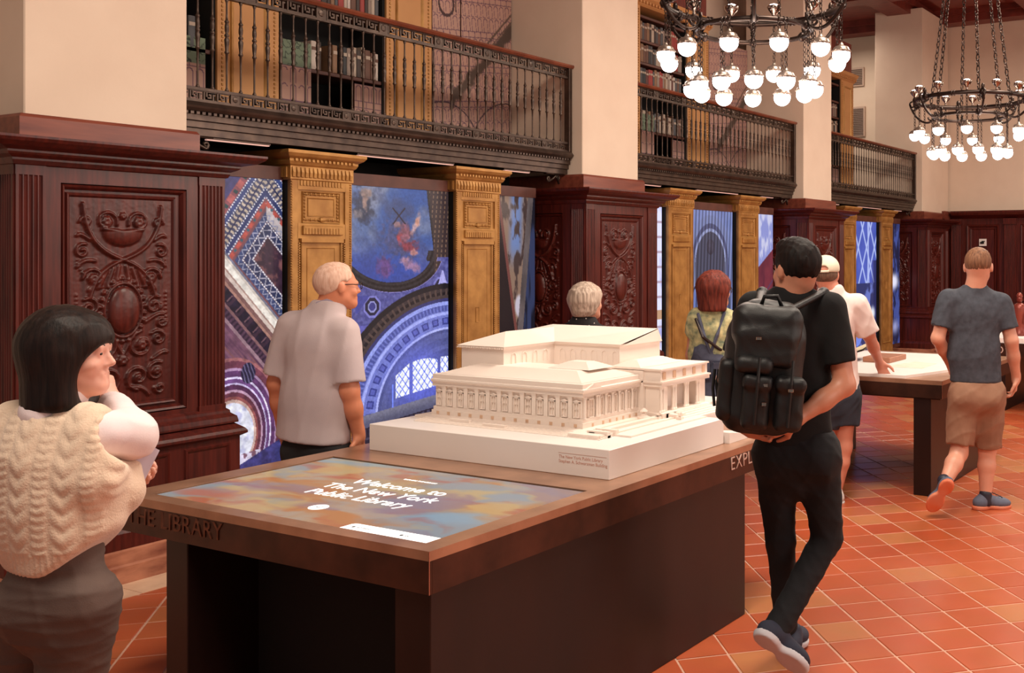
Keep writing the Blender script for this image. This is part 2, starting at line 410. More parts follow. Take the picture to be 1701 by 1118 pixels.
def carve(w, h, res=.0055):
    nu = int(w/res); nv = int(h/res); u, v = np.meshgrid(np.linspace(0, w, nu), np.linspace(0, h, nv), indexing='ij')
    cu = np.abs(u-w/2); H = np.zeros_like(u)
    def stroke(pts, wd, ht):
        nonlocal H
        d = polyd(cu, v, pts); H = np.maximum(H, ht*np.sqrt(np.clip(1-(d/wd)**2, 0, 1)))
    def blob(x, y, rx, ry, ht, pet=0):
        nonlocal H
        dx, dy = cu-x, v-y; r = np.sqrt((dx/rx)**2+(dy/ry)**2); 
        if pet: r = r/(.72+.28*np.abs(np.cos(pet/2*np.arctan2(dy, dx))))
        H = np.maximum(H, ht*np.sqrt(np.clip(1-r*r, 0, 1))*(1-(.45*np.exp(-(r/.3)**2) if pet else 0)))
    f = h/1.07; g = w/.53
    S = lambda L: [(x*g, y*f) for x, y in L]
    # long crossing stems and scrolls
    stroke(S(bez((.205, 1.04), (.19, .86), (.12, .80), (.0, .755), n=18)), .011, .02)
    stroke(S(bez((.0, .755), (.09, .72), (.14, .68), (.17, .56), n=18)), .010, .02)
    for (cx, cy, r, a0, tn, sg) in ((.085, .955, .058, PI*1.1, 1.4, -1), (.15, .66, .055, 0, 1.3, 1), (.205, .80, .04, 2, 1.2, -1), (.17, .51, .05, 1, 1.3, 1),
                                    (.10, .30, .075, PI/2, 1.4, 1), (.19, .33, .045, 2.5, 1.3, -1), (.08, .13, .07, -PI/2, 1.4, -1), (.18, .15, .055, 1, 1.4, 1), (.19, .95, .03, 0, 1.2, 1), (.21, .42, .03, 0, 1.3, -1), (.2, .06, .03, 3, 1.2, 1)):
        stroke(S(spiral(cx, cy, r, a0, tn, sg)), .0075, .016)
    for (x, y, r) in ((.085, .955, .03), (.15, .66, .026), (.10, .30, .03), (.18, .15, .022), (.0, .985, .02), (.0, .225, .03), (.08, .13, .02), (.2, .5, .018)):
        blob(x*g, y*f, r*1.1, r*1.1, .022, 6)
    # basket, ribbons, oval boss with its rim
    d = np.sqrt((cu/(.105*g))**2+((v-.90*f)/(.075*f))**2); H = np.maximum(H, np.where(v < .905*f, .03*np.sqrt(np.clip(1-d*d, 0, 1)), 0))
    stroke(S([(0, .905), (.105, .915)]), .008, .028)
    for q in range(4): stroke(S([(.02+.03*q, .72-.01*q), (.035+.045*q, .635-.012*q)]), .012, .012)
    e = np.sqrt((cu/(.093*g))**2+((v-.49*f)/(.135*f))**2)
    H = np.maximum(H, .012+.034*np.sqrt(np.clip(1-(e/.93)**2, 0, 1))*(e < .93)-.012*(e > .93)); H = np.maximum(H, .02*np.sqrt(np.clip(1-((e-1.05)/.08)**2, 0, 1)))
    for k in range(14):
        a = -PI/2+PI*k/13; blob(.118*g*abs(math.cos(a)), (.49+.165*math.sin(a))*f, .012, .012, .016)
    for k in range(9): blob(.235*g, (.40+.022*k)*f, .006, .007, .012)
    for k in range(12):
        t = k/11; blob((.225-.17*t*t)*g, (.62-.03*t+.15*(1-t))*f*.98, .009, .006, .013)
    for (a, b) in (((.03, .08), (.14, .03)), ((.05, .36), (.0, .25)), ((.12, .42), (.22, .46)), ((.14, .75), (.23, .72)), ((.23, .88), (.17, .86)), ((.16, .22), (.24, .25))):
        stroke(S(bez(a, ((a[0]+b[0])/2+.02, (a[1]+b[1])/2+.03), b, n=6)), .009, .013)
    H += .0012*vnoise(u*90, v*90, 3, 2)
    return u, v, H, nu, nv
def relief(name, y0, y1, z0, z1, x, axis='x'):
    u, v, H, nu, nv = carve(y1-y0, z1-z0)
    if axis == 'x': Pm = np.stack([x+H, y0+u, z0+v], -1)
    else: Pm = np.stack([y0+u, x-H, z0+v], -1)
    me = grid_mesh(name, Pm.reshape(-1, 3), nu, nv)
    if axis == 'x': me.flip_normals()
    me.flip_normals(); return me
XF = -5.49
def make_pier(label):
    t = thing('carved_pier', label, 'pier', (0, 0, 0))
    W = M['wood']; y1 = 1.105
    b = MB(); b.box(-6.4, XF-.03, .03, y1-.03, .16, 2.2)
    # stiles and rails of the front, around the recessed panel
    b.box(XF-.04, XF-.005, .143, .214, .8, 2.15); b.box(XF-.04, XF-.005, .876, .943, .8, 2.15); b.box(XF-.04, XF-.005, .214, .876, 2.055, 2.15); b.box(XF-.04, XF-.005, .214, .876, .8, .845)
    # the same on the side facing the room's near end
    b.box(-6.4, -5.66, 0, .04, 2.055, 2.15); b.box(-6.4, -5.66, 0, .04, .8, .845); b.box(-5.74, -5.66, 0, .04, .845, 2.055); b.box(-6.4, -6.30, 0, .04, .845, 2.055)
    b.build('pier_body', W, t)
    for (a, c) in ((0, .143), (.943, y1)):
        m = MB(); fluted(m, a+.004, c-.004, .845, 2.085, XF-.05, XF+.004); m.box(XF-.05, XF+.008, a, c, .8, .845); m.box(XF-.05, XF+.004, a+.002, c-.002, 2.085, 2.15); m.build('fluted_pilaster', W, t)
    m = MB(); fluted(m, -5.65, -5.50, .845, 2.085, .05, -.004, 'y'); m.box(-5.655, -5.495, -.008, .05, .8, .845); m.box(-5.655, -5.495, -.004, .05, 2.085, 2.15); m.build('fluted_pilaster', W, t)
    m = MB(); rect_frame(m, .214, .876, .845, 2.054, XF-.028, .03, .028); rect_frame(m, .245, .825, .885, 2.012, XF-.03, .024, .014); m.build('panel_frame', W, t)
    m = MB(); rect_frame(m, -6.30, -5.74, .845, 2.054, .03, .03, .028, 'y'); m.build('panel_frame', W, t)
    link('carved_panel', relief('carved_panel', .268, .799, .914, 1.984, XF-.029), W, t)
    link('carved_panel', relief('carved_panel', -6.26, -5.78, .914, 1.984, .029, 'y'), W, t)
    m = MB(); molding(m, [(0, 2.13), (.012, 2.135), (.02, 2.155), (.02, 2.165), (.05, 2.18), (.06, 2.19), (.06, 2.20), (.12, 2.215), (.15, 2.235), (.16, 2.25), (.16, 2.262), (0, 2.268)], XF, 0, y1, -6.4); m.build('cornice', M['wood_lit'] if False else W, t)
    m = MB(); molding(m, [(0, 2.26), (.0, 2.375), (-.012, 2.392), (-.05, 2.394)], -5.555, .055, .995, -6.42); m.build('attic_block', M['wood_lit'], t)
    m = MB(); molding(m, [(.0, .82), (.018, .805), (.02, .79), (.045, .77), (.05, .745), (.05, .735), (.03, .73)], XF, 0, y1, -6.4); m.build('pilaster_base', W, t)
    m = MB(); molding(m, [(.03, .735), (.075, .70), (.085, .685), (.085, .672), (.055, .655), (.055, .30), (.075, .285), (.09, .255), (.09, .17)][::-1], XF, 0, y1, -6.4); m.build('pedestal', W, t)
    for (a, c) in ((-.0, .30), (.36, .74), (.80, 1.10)):
        m = MB(); rect_frame(m, a+.02, c, .33, .63, XF+.055, .028, .012); m.build('dado_panel', W, t)
    m = MB(); molding(m, [(.115, 0.0), (.115, .09), (.105, .10), (.10, .165), (.085, .178)], XF, 0, y1, -6.4); m.build('marble_base', M['marble'], t)
    return t
PL = ['carved mahogany pier at the left behind the dark-haired woman in the knitted vest',
      'carved mahogany pier behind the short grey-haired woman and the white building model',
      'carved mahogany pier just left of the white-capped man, under the third plaster column',
      'carved mahogany corner pier furthest away, against the dark panelled end wall']
def deep_copy(o, parent=None):
    c = o.copy(); COL.objects.link(c); c.parent = parent
    for ch in [x for x in bpy.data.objects if x.parent == o]: deep_copy(ch, c)
    return c
pier = make_pier(PL[0]); pier.location = (0, Y0, 0)
for k in (1, 2, 3):
    c = deep_copy(pier); c.location = (0, Y0+P*k, 0); c['label'] = PL[k]
MB().box(-6.3, -5.55, Y0+P*3+1.10, 17.66, .0, 2.30).build('wainscot', M['wood'], wb)
m = MB(); m.box(-5.7, -5.54, 16.17+1.1, 17.66, 2.13, 2.43); m.build('wainscot', M['wood_lit'], wb)
# ------------------------------------------------------------------ gilded bookcase pilasters
def make_pilaster(y0, y1):
    X = -5.80; t = thing('gilded_pilaster', '', 'pilaster'); G = M['gold']; W = y1-y0
    MB().box(-6.4, X-.03, .012, W-.012, 0, 2.21).build('shade_black_side', M['black'], t)  # unlit pilaster sides, their shade painted in as black
    b = MB(); b.box(X-.03, X-.012, 0, W, .2, 2.21); b.box(X-.03, X, 0, .055, .2, 2.21); b.box(X-.03, X, W-.055, W, .2, 2.21); b.box(X-.03, X, .05, W-.05, 1.80, 1.90); b.box(X-.03, X, .05, W-.05, 2.12, 2.21); b.box(X-.03, X, .05, W-.05, .2, .3)
    b.build('face_plate', G, t)
    b = MB()
    for i in range(14): b.cbox(X-.01, X+.006, .07+i*(W-.14)/14, .07+(i+.6)*(W-.14)/14, 2.145, 2.18, .002)
    tag(b.build('reeded_band', G, t), kind='stuff')
    b = MB(); rect_frame(b, .09, W-.09, 1.90, 2.11, X-.014, .012, .012); rect_frame(b, .135, W-.135, 1.945, 2.07, X-.014, .01, .008); b.build('panel_moulding', G, t)
    b = MB()
    for i in range(16):        # scrolled acanthus frame round the small panel
        for (yy, zz) in ((.11+i*(W-.22)/15, 2.092), (.11+i*(W-.22)/15, 1.925)): b.sphere((X-.008, yy, zz), (.008, .010, .006+.004*(i % 2)), 6, 4)
    for i in range(7):
        for yy in (.112, W-.112): b.sphere((X-.008, yy, 1.945+i*.022), (.008, .007, .010), 6, 4)
    b.sphere((X-.004, W/2, 1.925), (.014, .022, .018), 8, 6); tag(b.build('acanthus_frame', G, t), kind='stuff')
    b = MB(); b.cbox(X-.01, X+.018, .085, W-.085, 1.825, 1.885, .004)
    for i in range(12): b.box(X+.015, X+.022, .1+i*(W-.2)/12, .1+(i+.55)*(W-.2)/12, 1.83, 1.868)
    b.build('lintel', G, t)
    b = MB(); rect_frame(b, .075, W-.075, .33, 1.80, X-.014, .02, .016); rect_frame(b, .13, W-.13, .40, 1.74, X-.014, .008, .006); b.box(X-.014, X+.012, .075, W-.075, 1.775, 1.80); b.build('panel_moulding', G, t)
    b = MB(); rect_frame(b, W/2-.02, W/2+.02, 1.16, 1.28, X-.012, .006, .005); b.build('keyhole_plate', G, t)
    b = MB(); n = 118
    for i in range(n):
        z = .22+i*1.96/n
        for yy in (.006, W-.012): b.cbox(X-.004, X+.008, yy-.006, yy+.006, z, z+.011, .003)
    for i in range(90):
        z = .35+i*1.43/90
        for yy in (.064, W-.064): b.box(X-.01, X+.004, yy-.005, yy+.005, z, z+.009)
    tag(b.build('bead_edge', G, t), kind='stuff')
    b = MB(); molding(b, [(.0, 2.18), (.008, 2.185), (.008, 2.27), (.02, 2.28), (.03, 2.30), (.03, 2.315), (.055, 2.33), (.07, 2.35), (.07, 2.37), (0, 2.375)], X, 0, W, -6.42); b.build('capital', G, t)
    b = MB(); n = 15
    for i in range(n):
        a = (i+.15)*W/n; b.prism([(X+.004, 2.195), (X+.016, 2.20), (X+.02, 2.23), (X+.012, 2.262), (X+.004, 2.265)], a, a+W/n*.6, 'y')
        b.box(X+.03, X+.042, a, a+W/n*.5, 2.30, 2.316)
    for i in range(18):
        a = -6.38+i*.032; b.box(a, a+.02, -.022, 0, 2.195, 2.262)
    tag(b.build('capital_leaves', G, t), kind='stuff')
    b = MB(); molding(b, [(.04, 0), (.04, .13), (.03, .15), (.012, .17), (.012, .185), (0, .2)], X, 0, W, -6.4); b.build('plinth', G, t)
    return t
pa = make_pilaster(0, .486)
names = [['gilded pilaster left of the grey-shirted man, nearest the camera', 'gilded pilaster right of the big dome-painting screen, behind the white model'],
         ['gilded pilaster just left of the red-haired woman', 'gilded pilaster between the red-haired woman and the man with the backpack'],
         ['narrow-looking gilded pilaster just right of the white cap', 'furthest gilded pilaster, between two blue screens beyond the white cap']]
for k in range(3):
    for j, (ya) in enumerate((1.784, 3.262)):
        o = pa if (k, j) == (0, 0) else deep_copy(pa)
        o.location = (0, Y0+P*k+ya, 0); o['label'] = names[k][j]
# ------------------------------------------------------------------ screens
def rot(x, y, a): c, s_ = math.cos(a), math.sin(a); return c*x-s_*y, s_*x+c*y
def paint1(u, v):            # coffered corner, cream beam, corbels, round window; metres from the top left
    x = u*.557-.142; y = v*1.93; n1 = len(u); nz = vnoise(x*40, y*40, 2, 3)
    p1 = -((x-.208)*.75-(y-.518)*.66); p2 = -(x-.208)*.82-(y-.518)*.57; p3 = (x-.309)*.75-(y-.375)*.66
    D = np.maximum(np.maximum(p1, p2), p3); s_ = np.where(D == p2, x*.57-y*.82, x*.66+y*.75)
    c = np.ones((n1, 3))*C255(58, 56, 100)
    for lo, hi, col in ((-9, 0, (70, 46, 58)), (0, .010, (128, 112, 130)), (.010, .055, (44, 52, 88)), (.055, .066, (120, 100, 112)), (.066, .105, (58, 70, 112)), (.105, .12, (120, 76, 84)), (.12, .155, (150, 76, 78)), (.155, .168, (70, 76, 120)), (.168, .20, (48, 58, 104)), (.20, .275, (74, 74, 100)), (.275, .287, (50, 58, 104)), (.287, .32, (62, 74, 124)), (.32, .37, (138, 74, 84)), (.37, .41, (66, 62, 110))):
        c = np.where(((D >= lo) & (D < hi))[:, None], C255(*col), c)
    c = np.where((D < 0)[:, None], mixc(np.ones((n1, 3))*C255(58, 38, 54), C255(120, 76, 78), sm(vnoise(x*22, y*22, 9, 4), .42, .66)), c)
    cr = (p3 > .07) & (p3 < .135) & (D == p3); c = np.where(cr[:, None], C255(198, 184, 186), c)
    z = np.abs(((s_*17) % 1)-.5)*2; tri = (D > .012) & (D < .053) & (np.abs((D-.012)/.041-z) < .16); c = np.where(tri[:, None], C255(170, 164, 182), c)
    tri = (D > .07) & (D < .103) & (np.abs((D-.07)/.033-np.abs(((s_*23) % 1)-.5)*2) < .18); c = np.where(tri[:, None], C255(150, 150, 176), c)
    lf = (D > .203) & (D < .272); q = np.sin(s_*190+np.sin((D-.237)*90)*1.2); c = np.where((lf & (q > .1))[:, None], C255(196, 176, 160), c); c = np.where((lf & (np.abs(D-.237) < .005))[:, None], C255(44, 48, 84), c)
    g = (D > .125) & (D < .15) & (np.sin(s_*80) > .1); c = np.where(g[:, None], C255(190, 84, 74), c); g = (D > .128) & (D < .148) & (np.sin(s_*80) < -.75); c = np.where(g[:, None], C255(60, 96, 110), c)
    g = (D > .325) & (D < .365) & (np.sin(s_*55) > .2); c = np.where(g[:, None], C255(186, 96, 96), c); g = (D > .33) & (D < .36) & (np.sin(s_*55) < -.8); c = np.where(g[:, None], C255(34, 66, 72), c)
    for q_ in (.005, .060, .161, .196, .281, .315): dd = (np.abs(D-q_) < .0045) & (np.sin(s_*330) > -.2); c = np.where(dd[:, None], C255(230, 224, 232), c)
    L = y-(.455+1.15*x); lo = L > 0; t_ = x*.66+y*.75
    und = mixc(mixc(np.ones((n1, 3))*C255(126, 84, 104), C255(84, 50, 76), sm(vnoise(L*26, t_*3, 4, 4), .35, .65)), C255(150, 96, 92), sm(vnoise(L*40, t_*4+7, 6, 3), .55, .8))
    c = np.where(lo[:, None], und, c)
    for a0, a1, col in ((0, .02, (120, 118, 140)), (.02, .045, (214, 200, 190)), (.045, .10, (242, 232, 222)), (.10, .115, (176, 142, 132)), (.115, .15, (222, 200, 190)), (.15, .185, (128, 90, 88)), (.185, .21, (170, 124, 112)), (.21, .32, (58, 38, 56)), (.32, .345, (136, 96, 100)), (.345, .41, (84, 56, 78)), (.41, .44, (158, 124, 136))):
        c = np.where(((L >= a0) & (L < a1))[:, None], C255(*col), c)
    q_ = (t_*11) % 1; cb = (L > .215) & (L < .315) & (q_ < .5+.3*np.sin((L-.21)*28)); c = np.where(cb[:, None], C255(24, 18, 34)*(1+.6*nz)[:, None], c); c = np.where(((L > .22) & (L < .30) & (q_ > .55) & (q_ < .64))[:, None], C255(120, 86, 96), c)
    de = (L > .352) & (L < .405) & (np.sin(t_*210) > 0); c = np.where(de[:, None], C255(50, 32, 52), c)
    Rr = np.hypot((x-.06)/1.0, (y-1.62)/1.35); w2 = L > .44
    for a0, a1, col in ((0, .15, (238, 238, 255)), (.15, .165, (214, 178, 168)), (.165, .18, (150, 84, 84)), (.18, .20, (104, 54, 70)), (.20, .212, (190, 150, 176)), (.212, .235, (84, 46, 80)), (.235, .243, (206, 190, 232)), (.243, .262, (110, 72, 128)), (.262, .272, (226, 212, 248)), (.272, .30, (96, 58, 104)), (.30, .312, (176, 140, 176)), (.312, .345, (110, 58, 76)), (.345, .36, (160, 100, 104))):
        c = np.where((w2 & (Rr >= a0) & (Rr < a1))[:, None], C255(*col)*(.9+.2*nz)[:, None], c)
    c = np.where(((Rr < .15) & w2)[:, None], mixc(np.ones((n1, 3))*C255(240, 240, 255), C255(196, 196, 230), sm(vnoise(x*20, y*20, 14, 3), .5, .75)), c)
    sh = np.hypot(x-.17, (y-1.24)*.75) < .05; c = np.where(sh[:, None], mixc(np.ones((n1, 3))*C255(38, 34, 62), C255(112, 104, 144), sm(np.sin((x*3-y)*90+nz*3), 0, 1)), c)
    lowp = ((y-1.76+x*.10) > 0) & (x < .26); c = np.where(lowp[:, None], mixc(np.ones((n1, 3))*C255(226, 216, 240), C255(130, 92, 110), sm(vnoise(x*34, y*30, 8, 3), .5, .6)), c)
    c = np.where(((y-1.86+x*.42) > 0)[:, None], C255(60, 58, 116)*(.8+.4*nz)[:, None], c)
    return c*(.80+.36*nz)[:, None]
def paint2(u, v):
    x = u*1.0; y = v*1.9; n = vnoise(x*7, y*7, 21, 5); n2 = vnoise(x*3+4, y*3, 22, 4)
    c = mixc(mixc(np.ones((len(u), 3))*C255(54, 84, 150), C255(128, 132, 156), sm(n2, .34, .66)), C255(62, 72, 112), sm(n, .45, .75)*.8)
    c = mixc(c, C255(50, 70, 170), sm(y, .3, .62)*.6)
    def bl(cx, cy, rx, ry, col, k=.5, a=0):
        nonlocal c
        dx, dy = rot(x-cx, y-cy, a); r = np.sqrt((dx/rx)**2+(dy/ry)**2)+(vnoise(x*34, y*34, int(cx*100), 4)-.5)*1.3; c = mixc(c, C255(*col)*(.75+.5*vnoise(x*50, y*50, 3, 3))[:, None], sm(-r, -1.1, -.35)*.85)
    bl(.17, .14, .12, .16, (44, 46, 66)); bl(.20, .06, .06, .05, (150, 120, 110)); bl(.12, .20, .06, .04, (130, 116, 120)); bl(.18, .12, .03, .07, (164, 128, 116))
    bl(.50, .38, .20, .18, (74, 74, 112)); bl(.56, .33, .07, .09, (150, 86, 96), .4, .5); bl(.66, .27, .035, .10, (190, 150, 150), .4, -.5); bl(.60, .42, .10, .05, (140, 50, 60)); bl(.62, .56, .10, .05, (164, 120, 150), .4, -.4)
    bl(.36, .58, .09, .09, (106, 66, 120)); bl(.68, .24, .03, .04, (214, 150, 130)); bl(.48, .26, .05, .03, (150, 110, 110)); bl(.5, .36, .03, .05, (180, 60, 60)); bl(.64, .47, .05, .03, (200, 130, 120)); bl(.55, .52, .05, .03, (190, 140, 160))
    for a in (.8, -.75):
        dx, dy = rot(x-.50, y-.20, a); c = np.where(((np.abs(dx) < .085) & (np.abs(dy) < .006))[:, None], C255(44, 34, 50), c)
    # mural edge, dark carved frame
    xc = .34+.16*y; R = np.where(y > .40, np.sqrt(((x-xc)/.465)**2+((y-.40)/.305)**2), np.abs(x-xc)/.465)
    R = R+.10*((np.abs(x-xc) > .35) & (y > .45) & (y < .53))
    fr = (R > .93); c = np.where(fr[:, None], C255(34, 28, 32)+(.05*np.sin(R*60)+.12*(vnoise(x*60, y*60, 31, 2)-.4))[:, None], c)
    rt = (x > .80+.05*np.sin(y*3)) & (y < .62)
    bp = mixc(np.ones((len(u), 3))*C255(58, 44, 46), C255(120, 92, 76), (np.sin((x+.10*y)*150) > .7)*1.0*(np.sin(y*170) > -.2))
    c = np.where(rt[:, None], bp, c)
    # purple spandrels
    sp = ((R > 1.16) & (y > .30)) | (y > .86); sp = sp & ~(rt & (y < .5))
    c = np.where(sp[:, None], C255(84, 84, 148)+(.22*(vnoise(x*46, y*46, 35, 3)-.5))[:, None], c)
    ed = sp & (np.abs(R-1.15) < .02); c = np.where(ed[:, None], C255(150, 140, 210), c)
    for (cx, cy) in ((.25, .85), (.92, .73)):
        r = np.maximum(np.maximum(np.abs(x-cx), np.abs(y-cy)), (np.abs(x-cx)+np.abs(y-cy))*.72)
        for a0, a1, col in ((0, .028, (60, 60, 130)), (.028, .04, (150, 150, 210)), (.04, .062, (36, 34, 60)), (.062, .078, (126, 124, 200))): c = np.where(((r >= a0) & (r < a1))[:, None], C255(*col), c)
    tr = (y > .77) & (y < .89) & (x > .10) & (x < .24) & ((x-.10)+(y-.77)*.9 < .13); c = np.where(tr[:, None], C255(70, 72, 150), c)
    tr = (y > .60) & (y < .70) & (np.abs(x-.94) < (y-.58)*.35); c = np.where(tr[:, None], C255(176, 172, 236), c)
    # concentric arches
    A = np.sqrt(((x-1.02)/.98)**2+((y-1.66)/.82)**2); th = np.arctan2((1.66-y)/.82, (1.02-x)/.98)
    ys = y < 1.66
    for a0, a1, col in ((1.03, 1.06, (70, 56, 56)), (1.06, 1.09, (30, 24, 30)), (1.09, 1.12, (60, 48, 50)), (1.12, 1.17, (30, 26, 32)), (1.0, 1.03, (56, 56, 110)), (.965, 1.0, (150, 160, 236)), (.91, .965, (76, 84, 158)), (.90, .91, (130, 138, 214)), (.875, .90, (168, 176, 250)), (.76, .875, (116, 124, 204)), (.74, .76, (176, 182, 250)), (.71, .74, (54, 60, 120)), (.66, .71, (84, 90, 150)), (.60, .66, (56, 62, 118)), (.56, .60, (92, 98, 160)), (0, .56, (48, 52, 100))):
        c = np.where((ys & (A >= a0) & (A < a1))[:, None], C255(*col), c)
    co = ys & (A > .785) & (A < .85) & ((th*7.5 % 1) < .62); c = np.where(co[:, None], C255(60, 66, 140), c)
    co = ys & (A > .80) & (A < .84) & ((th*7.5 % 1) < .5) & ((th*7.5 % 1) > .12); c = np.where(co[:, None], C255(92, 98, 184), c)
    bd_ = ys & (A > .915) & (A < .96) & (np.sin(th*160) > .2); c = np.where(bd_[:, None], C255(110, 118, 198), c); bd_ = ys & (A > 1.06) & (A < 1.12) & (np.sin(th*120) > .5); c = np.where(bd_[:, None], C255(84, 66, 62), c)
    wdg = ys & (A > 1.17) & (x < .22) & (y > .98); c = np.where(wdg[:, None], C255(96, 94, 176), c)
    lv = (np.abs((x-.02)*1.15-(y-.90)*.50) < .012) & (y > .88) & (y < 1.14) & (A > 1.0); c = np.where(lv[:, None], C255(206, 206, 246), c)
    c = np.where((ys & (A < .74))[:, None], mixc(c, C255(96, 100, 156), sm(A, .3, .56)*.6), c)
    # glowing lattice windows
    arch = lambda a, b_, top: (x > a) & (x < b_) & (y > top) & (y < 1.58-.12*x)
    wn = arch(.47, .60, 1.36-.6*(x-.47)) | arch(.635, .885, 1.26+1.0*(x-.76)**2) | arch(.915, 1.0, 1.26)
    lat = (np.abs(((x*16+y*14) % 1)-.5) > .42) | (np.abs(((x*16-y*14) % 1)-.5) > .42)
    gl = np.hypot(x-.72, (y-1.42)*1.1); c = mixc(c, C255(110, 120, 240), sm(-gl, -.42, -.1)*.75*(ys))
    c = np.where(wn[:, None], np.where(lat[:, None], C255(110, 130, 250), C255(250, 252, 255)), c)
    fr2 = (np.abs(x-.44) < .008) & (y > 1.42) & (y < 1.6); c = np.where(fr2[:, None], C255(120, 140, 255), c)
    # ledge, corbels
    ln = y-(1.66-.10*x)
    c = np.where((ln > -.03)[:, None], mixc(np.ones((len(u), 3))*C255(120, 118, 140), C255(84, 84, 112), sm(ln, -.03, .06)), c)
    c = np.where((ln > .06)[:, None], C255(34, 28, 46)+(.10*(vnoise(x*20, y*30, 41, 3)-.4))[:, None], c)
    cb = (ln > .07) & (ln < .12) & (((x*18) % 1) < .5); c = np.where(cb[:, None], C255(74, 68, 92), c)
    cb = (ln > .13) & (ln < .145); c = np.where(cb[:, None], C255(70, 62, 84), c)
    return c*(.86+.26*vnoise(x*70, y*70, 44, 3))[:, None]
def paint3(u, v):
    x, y = u, v; c = np.ones((len(u), 3))*C255(30, 18, 22)
    l = .14+.50*y/.72; r = .96-.42*y; ins = (x > l-.02+.0*y) & (x < r) & (y < .76)
    n = vnoise(x*9, y*14, 51, 4)
    art = mixc(mixc(np.ones((len(u), 3))*C255(146, 116, 98), C255(112, 134, 186), sm(np.abs(x-.52-.15*(.3-y)), .22, .05)*sm(y, .34, .2)), C255(70, 52, 50), sm(n, .52, .66))
    art = mixc(art, C255(206, 196, 210), sm(-np.hypot((x-.62)/.12, (y-.48)/.06), -1, -.6)); art = np.where((x > r-.13)[:, None], C255(96, 84, 84)*(.7+.6*n)[:, None], art)
    c = np.where(ins[:, None], art, c); bd = np.abs(x-l) < .03; c = np.where((bd & (y < .75))[:, None], C255(120, 66, 60), c)
    bl_ = (x > r) ; c = np.where(bl_[:, None], mixc(np.ones((len(u), 3))*C255(14, 18, 34), C255(50, 60, 96), sm(vnoise(x*6, y*3, 55), .6, .75)), c)
    st = (np.abs(x-(.78-.5*(y-.35))) < .02) & (y > .7) & (y < .97); c = np.where(st[:, None], C255(170, 176, 226), c)
    st = (np.abs(x-(.20+.62*(y-.68))) < .012) & (y > .66); c = np.where(st[:, None], C255(214, 180, 170), c)
    st = (np.abs(x-(.04+.5*(y-.75))) < .008) & (y > .74); c = np.where(st[:, None], C255(176, 120, 120), c)
    f = np.hypot((x-.12)/.07, (y-.62)/.045) < 1; c = np.where(f[:, None], C255(206, 160, 150), c)
    f = (x < (y-.86)*.8); c = np.where(f[:, None], C255(222, 212, 250), c)
    return c
def paint4(u, v):
    n = vnoise(u*5, v*9, 61, 4); c = mixc(np.ones((len(u), 3))*C255(226, 226, 255), C255(170, 170, 226), sm(n, .5, .8))
    for k in range(12):
        f = np.abs(v-(.08+k*.08)) < .006; c = np.where(f[:, None], C255(180, 160, 180), c)
    f = (v > .55) & (v < .60) & (u > .5); c = np.where(f[:, None], C255(190, 150, 120), c)
    return c
def paint5(u, v):            # tall grey arch of a vaulted hall
    n = vnoise(u*8, v*14, 71, 4); c = mixc(np.ones((len(u), 3))*C255(112, 128, 190), C255(150, 160, 214), n)
    A = np.where(v > .32, np.abs(u-.5)/.5, np.sqrt(((u-.5)/.5)**2+((v-.32)/.30)**2))
    for a0, a1, col in ((.82, .98, (130, 140, 190)), (.72, .82, (88, 92, 132)), (.66, .72, (160, 168, 214)), (0, .66, (84, 84, 106))): c = np.where(((A >= a0) & (A < a1))[:, None], C255(*col), c)
    B = np.where(v > .52, np.abs(u-.5)/.42, np.sqrt(((u-.5)/.42)**2+((v-.52)/.13)**2))
    c = np.where((B < 1)[:, None], mixc(np.ones((len(u), 3))*C255(92, 108, 168), C255(140, 160, 226), n), c); c = np.where((np.abs(B-1) < .04)[:, None], C255(50, 52, 76), c)
    for k in range(7): c = np.where(((np.abs(u-(.2+.1*k)) < .006) & (B < 1))[:, None], C255(56, 66, 120), c)
    c = np.where(((np.abs(u-.5) < .006) & (v > .1) & (v < .4))[:, None], C255(40, 36, 44), c)
    c = np.where((np.hypot((u-.5)/.09, (v-.21)/.045) < 1)[:, None], C255(62, 58, 72)*(.5+n)[:, None], c)
    return c*(.88+.2*np.sin(u*90+v*12))[:, None]
def paint6(u, v):
    n = vnoise(u*6, v*10, 81, 4); c = mixc(np.ones((len(u), 3))*C255(150, 156, 220), C255(214, 214, 244), sm(n, .4, .6))
    f = (v > .34-.16*u+.04) & (v < .60-.12*u); c = np.where(f[:, None], mixc(np.ones((len(u), 3))*C255(86, 34, 52), C255(150, 60, 70), n), c)
    for k in range(7): c = np.where((np.abs((v+.2*u)-(.62+.05*k)) < .008)[:, None], C255(96, 60, 90), c)
    return c
def paint7(u, v):            # blue star vault
    n = vnoise(u*6, v*12, 91, 4); c = mixc(np.ones((len(u), 3))*C255(66, 84, 176), C255(96, 112, 214), n)
    x = u-.6; y = (v-.20)*3.2
    for k, (a, o) in enumerate(((.9, .0), (-.9, .0), (.9, .35), (-.9, .35), (.9, -.35), (-.9, -.35), (1.5, .1), (-1.5, -.1))):
        d = np.abs(x*math.sin(a)*1.4-y*math.cos(a)*.6-o); c = mixc(c, C255(186, 200, 255), sm(-d, -.04, -.012)*(v < .5))
    f = v > .48; c = np.where(f[:, None], mixc(np.ones((len(u), 3))*C255(50, 58, 110), C255(110, 126, 206), sm(n, .45, .65)), c)
    c = mixc(c, C255(40, 40, 90), sm(u, .78, .95)*(v > .3)*.8); A = np.hypot((u-.25)/.22, (v-.80)/.16) < 1; c = np.where(A[:, None], C255(120, 144, 240), c)
    g = np.hypot((u-.85)/.15, (v-.72)/.08); c = mixc(c, C255(240, 244, 255), sm(-g, -1, -.2)); return c
